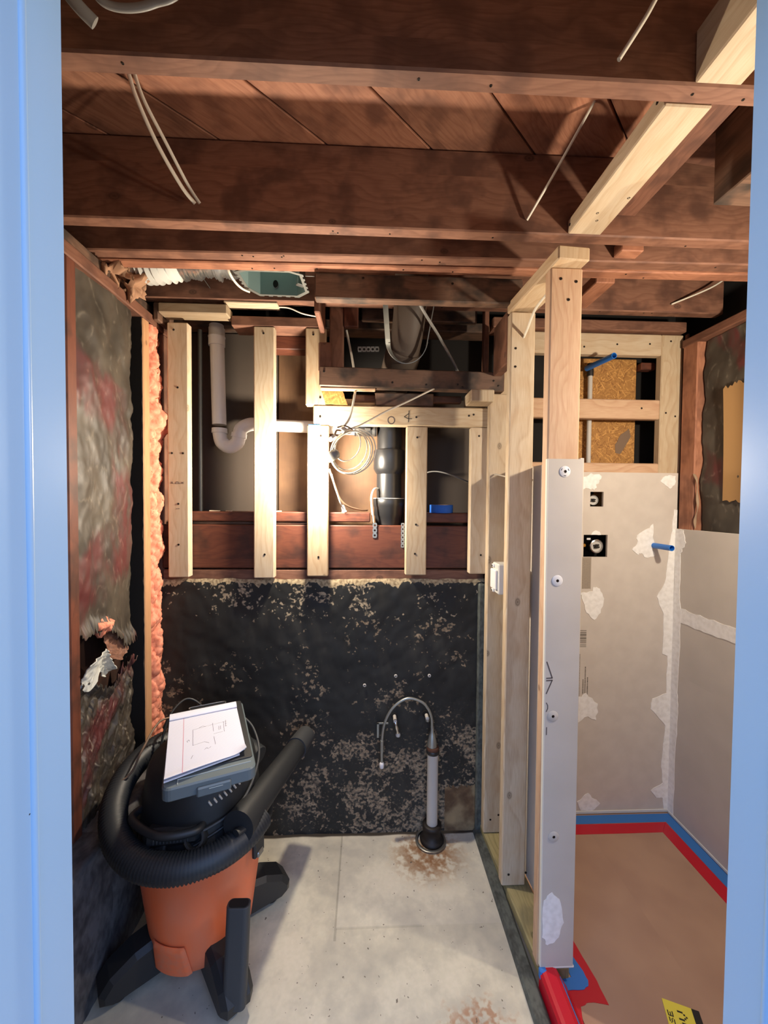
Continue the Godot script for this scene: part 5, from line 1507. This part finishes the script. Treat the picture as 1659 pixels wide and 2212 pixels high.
	for i in 8:
		var j := (i + 1) % 8
		var a: Vector2 = inr[i]; var b: Vector2 = inr[j]
		var n := V2(-(b - a).y, (b - a).x).normalized()
		var mid := (a + b) / 2 - V2(-0.355, 1.54)
		if n.dot(mid) > 0.0: n = -n
		for s in [0.0, 0.002]:
			var sg := 1.0 if s == 0.0 else -1.0
			quad(stf, P(a.x - n.x * s, 2.277, a.y - n.y * s), P(b.x - n.x * s, 2.277, b.y - n.y * s), P(b.x - n.x * s, 2.43, b.y - n.y * s), P(a.x - n.x * s, 2.43, a.y - n.y * s), Vector3(n.x, 0, -n.y) * sg)
	mesh_node("walls", stf.commit(), M.teal_metal, f)
	mesh_node("top", box_mesh(Vector3(0.235, 0.004, 0.175), 0.001), M.teal_metal, f, P(-0.354, 2.43, 1.535))
	mesh_node("hole", lathe_mesh([[0.0, -0.001], [0.010, -0.001], [0.010, 0.003], [0.0, 0.003]], 16, Transform3D(Basis(Vector3.RIGHT, PI / 2).scaled_local(Vector3(1, 1, 1.5)), Vector3.ZERO)), M.dark_hole, f, P(-0.365, 2.315, 1.611))
	mesh_node("bracket", box_mesh(Vector3(0.035, 0.03, 0.02), 0.002), M.foil, f, P(-0.262, 2.31, 1.58)).rotation.y = 0.6
	mesh_node("mounting_ear", box_mesh(Vector3(0.05, 0.045, 0.003), 0.001), M.galv, f, P(-0.205, 2.30, 1.48))
	# flexible duct feeding it
	var dn := fnl(601, 9.0, 3)
	var dt := thing("flexible_duct", "crumpled white and silver flexible duct left of the fan box", "duct", P(0, 0, 0))
	var dp: Array = []
	for q in [[-0.985, 2.36, 1.52], [-0.86, 2.345, 1.525], [-0.76, 2.335, 1.53], [-0.68, 2.35, 1.535]]:
		dp.append(P(q[0], q[1], q[2]))
	st2 = new_st()
	tube(st2, smooth_path(dp, 60), func(a, l): return 0.066 + 0.010 * sin(l * 330.0) * clampf(1.2 - a * 0.9, 0.3, 1.0) + dn.get_noise_1d(l) * 0.03 - 0.014 * a, 36, 0.9)
	mesh_node("white_sleeve", st2.commit(), M.duct, dt)
	dp = []
	for q in [[-0.69, 2.35, 1.535], [-0.60, 2.352, 1.54], [-0.53, 2.36, 1.545], [-0.487, 2.363, 1.54]]:
		dp.append(P(q[0], q[1], q[2]))
	st2 = new_st()
	tube(st2, smooth_path(dp, 60), func(a, l): return 0.060 + 0.004 * sin(l * 700.0) + dn.get_noise_1d(l * 3.0 + 9.0) * 0.02, 32, 0.95)
	mesh_node("foil_sleeve", st2.commit(), M.foil, dt)
	var nail := one("nail", lathe_mesh([[0.0, 0.0], [0.0022, 0.0], [0.0022, 0.05], [0.005, 0.051], [0.005, 0.053], [0.0, 0.053]], 10), M.screw, "bent nail sticking out of the rearmost joist, under the duct", "nail", P(-0.635, 2.315, 1.655))
	nail.rotation = Vector3(1.25, 0, 0.2)

# ---------------------------------------------------------------- lamps
func bulb_mesh(r: float) -> ArrayMesh:
	var prof: Array = [[0.0, -r]]
	for i in range(1, 15):
		var a := -PI / 2 + PI * 0.70 * i / 14.0
		prof.append([r * cos(a), r * sin(a)])
	prof.append([r * 0.47, r * 1.35])
	prof.append([r * 0.43, r * 1.62])
	prof.append([0.0, r * 1.62])
	return lathe_mesh(prof, 32)

func lamp(n: String, label: String, at: Vector3, axis: Vector3, energy: float, glow: float, c: Color) -> Node3D:
	var t := thing(n, label, "light bulb", at)
	var q := Quaternion(Vector3.UP, axis.normalized())
	var m := StandardMaterial3D.new()
	m.albedo_color = Color(1, 0.97, 0.9)
	m.emission_enabled = true
	m.emission = c
	m.emission_energy_multiplier = glow
	m.roughness = 0.3
	var b := mesh_node("bulb", bulb_mesh(0.030), m, t)
	b.basis = Basis(q)
	var s := mesh_node("socket", lathe_mesh([[0.0, 0.040], [0.016, 0.040], [0.020, 0.046], [0.021, 0.075], [0.018, 0.088], [0.010, 0.094], [0.0, 0.095]], 24), M.cable_grey, t)
	s.basis = Basis(q)
	var l := OmniLight3D.new()
	l.name = "bulb_light"
	l.light_color = c
	l.light_energy = energy
	l.light_size = 0.028
	l.omni_range = 12.0
	l.omni_attenuation = 2.0
	l.shadow_enabled = true
	t.add_child(l)
	return t

func build_lamps():
	lamp("light_bulb", "glowing bare bulb hanging in front of a pale back wall stud", P(-0.197, 1.616, 1.620), Vector3(0.86, 0.50, 0.05), BULB_ENERGY, 6.0, Color(1.0, 0.945, 0.86))
	var t := lamp("light_bulb", "second bare bulb on a cord, behind the right door jamb", P(1.16, 1.80, 0.86), Vector3(0, 1, 0), LAMP_ENERGY, 4.0, Color(1.0, 0.945, 0.86))
	var st := new_st()
	tube(st, smooth_path([Vector3(0, 0.09, 0), Vector3(0.004, 0.3, 0.002), Vector3(0.0, 0.74, 0)], 8), 0.0035, 10)
	mesh_node("cord", st.commit(), M.cable, t)

# ---------------------------------------------------------------- shop vacuum
func pol(phi: float, r: float, y: float) -> Vector3:
	var a := deg_to_rad(phi)
	return Vector3(r * cos(a), y, r * sin(a))

func build_vacuum():
	var t := thing("shop_vacuum", "orange and black wet-dry shop vacuum with hose wrapped round its lid", "vacuum", P(-0.53, 0, 1.31))
	mesh_node("drum", lathe_mesh([[0.0, 0.072], [0.140, 0.072], [0.150, 0.080], [0.156, 0.12], [0.172, 0.24], [0.190, 0.385], [0.198, 0.390], [0.200, 0.405], [0.196, 0.410], [0.0, 0.410]], 64), M.vac_orange, t)
	var pan := sheet(func(u: float, v: float) -> Vector3:
		var phi := lerpf(128.0 - 6.0 * v, 80.0 + 6.0 * v, u)
		var e := smoothstep(0.0, 0.08, u) * smoothstep(1.0, 0.92, u) * smoothstep(1.0, 0.9, v)
		return pol(phi, 0.1505 + 0.025 * v * 0.66 + 0.006 * e, lerpf(0.078, 0.175, v)), 24, 12, 0.003)
	mesh_node("drum_panel", pan, M.vac_orange, t)
	var lid := mesh_node("lid", lathe_mesh([[0.198, 0.402], [0.210, 0.404], [0.214, 0.412], [0.214, 0.436], [0.206, 0.450], [0.186, 0.458], [0.180, 0.47], [0.172, 0.55], [0.160, 0.63], [0.150, 0.655], [0.120, 0.678], [0.06, 0.690], [0.0, 0.692]], 56), M.vac_black, t)
	# vent louvres on the right of the motor cover; pale colour paints in their highlights
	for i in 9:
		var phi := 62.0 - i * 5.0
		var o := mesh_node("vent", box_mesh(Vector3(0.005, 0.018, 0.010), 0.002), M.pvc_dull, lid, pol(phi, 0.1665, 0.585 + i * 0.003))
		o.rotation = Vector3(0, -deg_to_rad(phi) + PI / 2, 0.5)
	# switch housing on the front of the cover
	var sw := mesh_node("switch_housing", box_mesh(Vector3(0.15, 0.05, 0.05), 0.012), M.vac_black, t, pol(96, 0.165, 0.512))
	sw.rotation = Vector3(-0.2, 0.12, 0)
	var rb: Array = []
	for i in 11:
		var o := mesh_node("grip_rib", box_mesh(Vector3(0.004, 0.03, 0.006), 0.001), M.vac_grey, sw, Vector3(-0.045 + i * 0.009, 0.004, 0.025))
	mesh_node("carry_handle", _tube_mesh([pol(150, 0.165, 0.53), pol(135, 0.205, 0.54), pol(100, 0.215, 0.545), pol(75, 0.20, 0.54), pol(68, 0.165, 0.53)], 0.011, 12), M.vac_black, t)
	var pl := mesh_node("lid_panel", box_mesh(Vector3(0.085, 0.045, 0.012), 0.005), M.vac_grey, t, pol(112, 0.183, 0.497))
	pl.rotation = Vector3(-0.35, -0.35, 0)
	mesh_node("blower_port", lathe_mesh([[0.020, -0.02], [0.029, -0.02], [0.030, 0.012], [0.027, 0.018], [0.021, 0.018], [0.020, 0.010], [0.020, -0.02]], 26, Transform3D(Basis(Vector3.RIGHT, 1.0), Vector3.ZERO)), M.vac_black, t, pol(74, 0.180, 0.505))
	# latches
	for k in [20.0, 200.0]:
		var o := mesh_node("latch", box_mesh(Vector3(0.016, 0.085, 0.05), 0.006), M.vac_black, t, pol(k, 0.209, 0.405))
		o.rotation.y = -deg_to_rad(k)
		var o2 := mesh_node("latch_tip", box_mesh(Vector3(0.012, 0.018, 0.03), 0.004), M.steel, o, Vector3(0.006, -0.035, 0))
	# hose round the lid
	var hp: Array = []
	for k in [[22, 0.226, 0.492], [40, 0.232, 0.483], [62, 0.236, 0.476], [85, 0.238, 0.474], [110, 0.240, 0.482], [135, 0.243, 0.505], [160, 0.246, 0.540], [185, 0.246, 0.572], [210, 0.244, 0.590], [235, 0.238, 0.590], [260, 0.226, 0.570], [285, 0.214, 0.540], [310, 0.212, 0.52]]:
		hp.append(pol(k[0], k[1], k[2]))
	var st := new_st()
	tube(st, smooth_path(hp, 70), func(a, l): return 0.0360 + 0.0022 * sin(l * 700.0), 22)
	mesh_node("hose", st.commit(), M.hose, t)
	# power cord wound loosely over the top
	mesh_node("power_cord", _tube_mesh([pol(160, 0.20, 0.47), pol(120, 0.185, 0.50), pol(80, 0.19, 0.52), pol(45, 0.185, 0.54), pol(20, 0.18, 0.57), pol(350, 0.175, 0.62), pol(320, 0.17, 0.66), pol(300, 0.16, 0.69)], 0.004, 8), M.vac_grey, t)
	mesh_node("power_cord", _tube_mesh([pol(165, 0.17, 0.50), pol(130, 0.20, 0.465), pol(95, 0.195, 0.47), pol(60, 0.18, 0.50), pol(30, 0.185, 0.52)], 0.004, 8), M.vac_black, t)
	mesh_node("cord_strap", _tube_mesh([pol(158, 0.27, 0.47), pol(166, 0.262, 0.56), pol(172, 0.215, 0.60), pol(178, 0.19, 0.66), pol(205, 0.20, 0.70), pol(225, 0.19, 0.69)], 0.0035, 8), M.cable_brown, t)
	mesh_node("power_cord", _tube_mesh([pol(200, 0.18, 0.62), pol(215, 0.20, 0.70), pol(232, 0.215, 0.735), pol(245, 0.20, 0.71), pol(255, 0.19, 0.64)], 0.004, 8), M.vac_black, t)
	# feet with casters
	var prof := PackedVector2Array([V2(0.085, 0.035), V2(0.255, 0.028), V2(0.285, 0.045), V2(0.288, 0.075), V2(0.262, 0.108), V2(0.20, 0.140), V2(0.150, 0.150), V2(0.085, 0.085)])
	for k in [50.0, 143.0, 232.0, -35.0]:
		var a := deg_to_rad(k)
		var bx := Basis(Vector3(cos(a), 0, sin(a)), Vector3.UP, Vector3(-sin(a), 0, cos(a)))
		var o := mesh_node("caster_foot", prism_mesh(prof, 0.092, Transform3D(bx, Vector3.ZERO), 0.014), M.vac_black, t)
		var w := mesh_node("wheel", lathe_mesh([[0.0, -0.014], [0.020, -0.014], [0.025, -0.010], [0.025, 0.010], [0.020, 0.014], [0.0, 0.014]], 24, Transform3D(Basis(Vector3(cos(a), 0, sin(a)).normalized(), PI / 2) , Vector3.ZERO)), M.wheel, o, pol(k, 0.235, 0.0255))
		mesh_node("wheel_post", lathe_mesh([[0.0, 0.0], [0.012, 0.0], [0.012, 0.03], [0.0, 0.03]], 14), M.vac_grey, o, pol(k, 0.225, 0.035))
	# crevice nozzle parked on the front right foot
	var nz := thing("crevice_nozzle", "dark flat crevice nozzle standing in the vacuum's front foot", "nozzle", P(-0.361, 0.055, 1.098))
	st = new_st()
	var tilt := Basis(Vector3.RIGHT, -0.113) * Basis(Vector3.BACK, -0.012)
	var nb := Transform3D(tilt * Basis(Vector3.RIGHT, -PI / 2), tilt * Vector3(0, 0.132, 0))
	prism(st, round_rect(0.064, 0.038, 0.014), 0.265, nb, 0.002)
	mesh_node("tube", st.commit(), M.vac_grey, nz)
	st = new_st()
	prism(st, round_rect(0.054, 0.028, 0.011), 0.002, Transform3D(nb.basis, tilt * Vector3(0, 0.2645, 0)))
	mesh_node("mouth", st.commit(), M.dark_hole, nz)
	# wand resting on the lid, leaning to the black concrete
	var wd := t
	var w0 := Vector3(0.165, 0.525, 0.165)
	var e := P(-0.250, 0.487, 1.66) - P(-0.365, 0.525, 1.145)
	st = new_st()
	tube(st, smooth_path([w0, w0 + e * 0.3, w0 + e * 0.86], 8), func(a, l): return 0.047 - 0.010 * a, 26)
	mesh_node("wand", st.commit(), M.vac_black, wd)
	st = new_st()
	tube(st, smooth_path([w0 + e * 0.80, w0 + e * 0.82, w0 + e * 0.93, w0 + e * 1.0], 5), func(a, l): return 0.0425 - 0.004 * a, 26)
	mesh_node("wand_cuff", st.commit(), M.vac_grey, wd)
	st = new_st()
	tube(st, smooth_path([w0 + Vector3(0.0, 0.0, 0.02), w0 + Vector3(0.025, -0.01, -0.02), w0 + Vector3(0.055, -0.05, -0.10), w0 + Vector3(0.05, -0.055, -0.16), w0 + Vector3(0.045, -0.02, -0.24)], 8), 0.013, 14, 0.6)
	mesh_node("wand_grip", st.commit(), M.vac_black, wd)
	# storage clipboard and the ruled pad
	var yaw := deg_to_rad(22.5)
	var cb := thing("storage_clipboard", "grey translucent storage clipboard lying on top of the vacuum", "clipboard", P(-0.486, 0.694, 1.246))
	cb.rotation.y = yaw
	mesh_node("tray", prism_mesh(round_rect(0.232, 0.404, 0.022), 0.036, Transform3D(Basis(Vector3.RIGHT, -PI / 2), Vector3(0, 0.018, 0)), 0.004), M.clear_grey, cb)
	mesh_node("dark_top", prism_mesh(round_rect(0.222, 0.352, 0.008), 0.004, Transform3D(Basis(Vector3.RIGHT, -PI / 2), Vector3(0.0, 0.037, -0.022)), 0.001), M.vac_black, cb)
	mesh_node("edge_ridge", box_mesh(Vector3(0.186, 0.003, 0.003), 0.001), M.clear_edge, cb, Vector3(0.012, 0.0365, 0.172))
	mesh_node("edge_ridge", box_mesh(Vector3(0.003, 0.003, 0.02), 0.001), M.clear_edge, cb, Vector3(-0.08, 0.0365, 0.183))
	mesh_node("latch", box_mesh(Vector3(0.085, 0.026, 0.012), 0.004), M.clear_grey, cb, Vector3(0.008, 0.010, 0.204))
	mesh_node("latch_slot", box_mesh(Vector3(0.035, 0.002, 0.003), 0.0008), M.clear_edge, cb, Vector3(0.012, 0.016, 0.2105))
	var clip := new_st()
	tube(clip, smooth_path([Vector3(-0.055, 0.048, -0.178), Vector3(-0.056, 0.049, -0.192), Vector3(0.0, 0.05, -0.192), Vector3(0.055, 0.049, -0.192), Vector3(0.056, 0.048, -0.178)], 6), 0.0018, 8)
	mesh_node("clip_wire", clip.commit(), M.steel, cb)
	mesh_node("clip_plate", box_mesh(Vector3(0.12, 0.004, 0.018), 0.001), M.vac_black, cb, Vector3(0.0, 0.043, -0.196))
	var pad := thing("note_pad", "white ruled pad with a pencilled floor plan on the clipboard", "note pad", P(-0.491, 0.7345, 1.233))
	pad.rotation.y = deg_to_rad(23.5)
	var page := func(u: float, v: float, k: float) -> Vector3:
		# the lower right corner is torn away in steps and the lower edge runs slantwise
		var x := (u - 0.5) * 0.208
		var z0 := -0.176
		var z1 := lerpf(0.176, 0.128, u)
		var z := lerpf(z0, z1, v)
		var lift := 0.010 * pow(1.0 - u, 2.0) * smoothstep(0.9, 1.0, v) + 0.004 * sin(u * PI) * v + 0.012 * pow(clampf((u - 0.8) / 0.2, 0, 1), 2.0) * smoothstep(0.85, 1.0, v)
		return Vector3(x, 0.006 + lift * k, z)
	var top := new_st()
	var pg := sheet(func(u: float, v: float) -> Vector3: return page.call(u, 1.0 - v, 1.0), 24, 40, 0.0016)
	mesh_node("page", pg, M.pad, pad)
	mesh_node("page_stack", prism_mesh(PackedVector2Array([V2(-0.105, -0.168), V2(0.085, -0.13), V2(0.086, -0.115), V2(0.102, -0.108), V2(0.104, 0.176), V2(-0.105, 0.176)]), 0.004, Transform3D(Basis(Vector3.RIGHT, -PI / 2), Vector3(0, 0.0025, 0))), M.page, pad)
	var roll := new_st()
	tube(roll, [Vector3(-0.104, 0.010, -0.158), Vector3(0.104, 0.010, -0.158)] as Array[Vector3], 0.020, 22, 0.30)
	mesh_node("rolled_page", roll.commit(), M.page, pad)

func _tube_mesh(pts: Array, r: float, seg: int) -> ArrayMesh:
	var st := new_st()
	tube(st, smooth_path(pts, 10), r, seg)
	return st.commit()

func round_rect(w: float, h: float, r: float) -> PackedVector2Array:
	var out := PackedVector2Array()
	for c in [[1, 1, 0.0], [-1, 1, 0.5], [-1, -1, 1.0], [1, -1, 1.5]]:
		for i in 6:
			var a: float = PI * (c[2] + 0.5 * i / 5.0)
			out.append(V2(c[0] * (w / 2 - r) + r * cos(a), c[1] * (h / 2 - r) + r * sin(a)))
	return out

# ---------------------------------------------------------------- floor of the right-hand room
func flat(poly: Array, y: float, th: float, amp := 0.0, sd := 1) -> ArrayMesh:
	var p := ragged(poly, amp, sd, 4) if amp > 0.0 else PackedVector2Array(poly)
	return prism_mesh(p, th, Transform3D(Basis(Vector3.RIGHT, Vector3(0, 0, -1), Vector3.UP), Vector3(0, y, 0)))

func build_floor_things():
	var pm: StandardMaterial3D = M.paper
	pm.uv1_scale = Vector3(1.0, 1.0, 1.0)
	one("floor_paper", flat([V2(0.62, 0.30), V2(1.437, 0.30), V2(1.437, 1.805), V2(0.625, 1.805)], 0.0, 0.005), pm, "brown masking paper covering the right-hand floor", "paper")
	var y := 0.0032
	var bt := thing("blue_tape", "blue masking tape along the foot of the right room walls", "tape")
	mesh_node("strip", flat([V2(0.63, 1.748), V2(1.385, 1.748), V2(1.432, 1.795), V2(0.63, 1.797)], y, 0.0012, 0.0008, 5), M.blue_wrap, bt)
	mesh_node("strip", flat([V2(1.385, 0.5), V2(1.433, 0.5), V2(1.433, 1.795), V2(1.385, 1.748)], y, 0.0012, 0.0008, 6), M.blue_wrap, bt)
	var rt := thing("red_tape", "red tape strip beside the blue tape on the right floor", "tape")
	mesh_node("strip", flat([V2(0.63, 1.692), V2(1.328, 1.692), V2(1.383, 1.746), V2(0.63, 1.746)], y - 0.0004, 0.0012, 0.0012, 7), M.red_tape, rt)
	mesh_node("strip", flat([V2(1.328, 0.5), V2(1.383, 0.5), V2(1.383, 1.746), V2(1.328, 1.692)], y - 0.0004, 0.0012, 0.0012, 8), M.red_tape, rt)
	# around the end of the partition
	one("red_tape", flat([V2(0.64, 1.50), V2(0.668, 1.45), V2(0.700, 1.27), V2(0.712, 1.18), V2(0.716, 1.10), V2(0.662, 1.108), V2(0.632, 1.10), V2(0.606, 1.02), V2(0.60, 0.50), V2(0.56, 0.50), V2(0.56, 1.165), V2(0.64, 1.165)], y - 0.0002, 0.0012, 0.002, 9), M.red_tape, "shiny red tape on the floor round the partition end", "tape")
	one("blue_tape", flat([V2(0.640, 1.32), V2(0.662, 1.27), V2(0.684, 1.19), V2(0.688, 1.16), V2(0.680, 1.146), V2(0.66, 1.138), V2(0.60, 1.138), V2(0.60, 1.17), V2(0.64, 1.17)], y + 0.0013, 0.0012, 0.001, 10), M.blue_wrap, "blue tape wrapped on the floor at the partition end", "tape")
	var cu := thing("red_curb", "low red-taped curb running to the door from the partition end", "curb")
	var cp := PackedVector2Array([V2(0.530, 0.0), V2(0.530, 0.050), V2(0.536, 0.059), V2(0.546, 0.062), V2(0.572, 0.062), V2(0.582, 0.058), V2(0.590, 0.044), V2(0.612, 0.006), V2(0.622, 0.0)])
	mesh_node("wrap", prism_mesh(cp, 0.66, Transform3D(Basis.IDENTITY, P(0, 0, 0.822))), M.red_tape, cu)
	mesh_node("blue_edge", box_mesh(Vector3(0.005, 0.002, 0.64), 0.0005), M.blue_wrap, cu, P(0.587, 0.051, 0.815)).rotation.z = -1.0
	mesh_node("blue_patch", box_mesh(Vector3(0.022, 0.03, 0.016), 0.003), M.blue_wrap, cu, P(0.540, 0.048, 1.148))
	# yellow label on the paper
	var st := new_st()
	var w := 0.092
	var h := 0.11
	quad(st, Vector3(-w / 2, 0.0006, h / 2), Vector3(w / 2, 0.0006, h / 2), Vector3(w / 2, 0.0006, -h / 2), Vector3(-w / 2, 0.0006, -h / 2), Vector3.UP, V2(0, 1), V2(1, 1), V2(1, 0), V2(0, 0))
	quad(st, Vector3(-w / 2, 0, h / 2), Vector3(w / 2, 0, h / 2), Vector3(w / 2, 0, -h / 2), Vector3(-w / 2, 0, -h / 2), Vector3.DOWN)
	for k in [[-1, -1, 1, -1], [1, -1, 1, 1], [1, 1, -1, 1], [-1, 1, -1, -1]]:
		var a := Vector3(k[0] * w / 2, 0, k[1] * h / 2)
		var b := Vector3(k[2] * w / 2, 0, k[3] * h / 2)
		quad(st, a, b, b + Vector3(0, 0.0006, 0), a + Vector3(0, 0.0006, 0), (a + b).normalized())
	var lb := one("paper_label", st.commit(), M.label, "yellow printed label with a black edge on the brown paper", "label", P(0.905, 0.0028, 1.043))
	lb.rotation.y = deg_to_rad(-22)
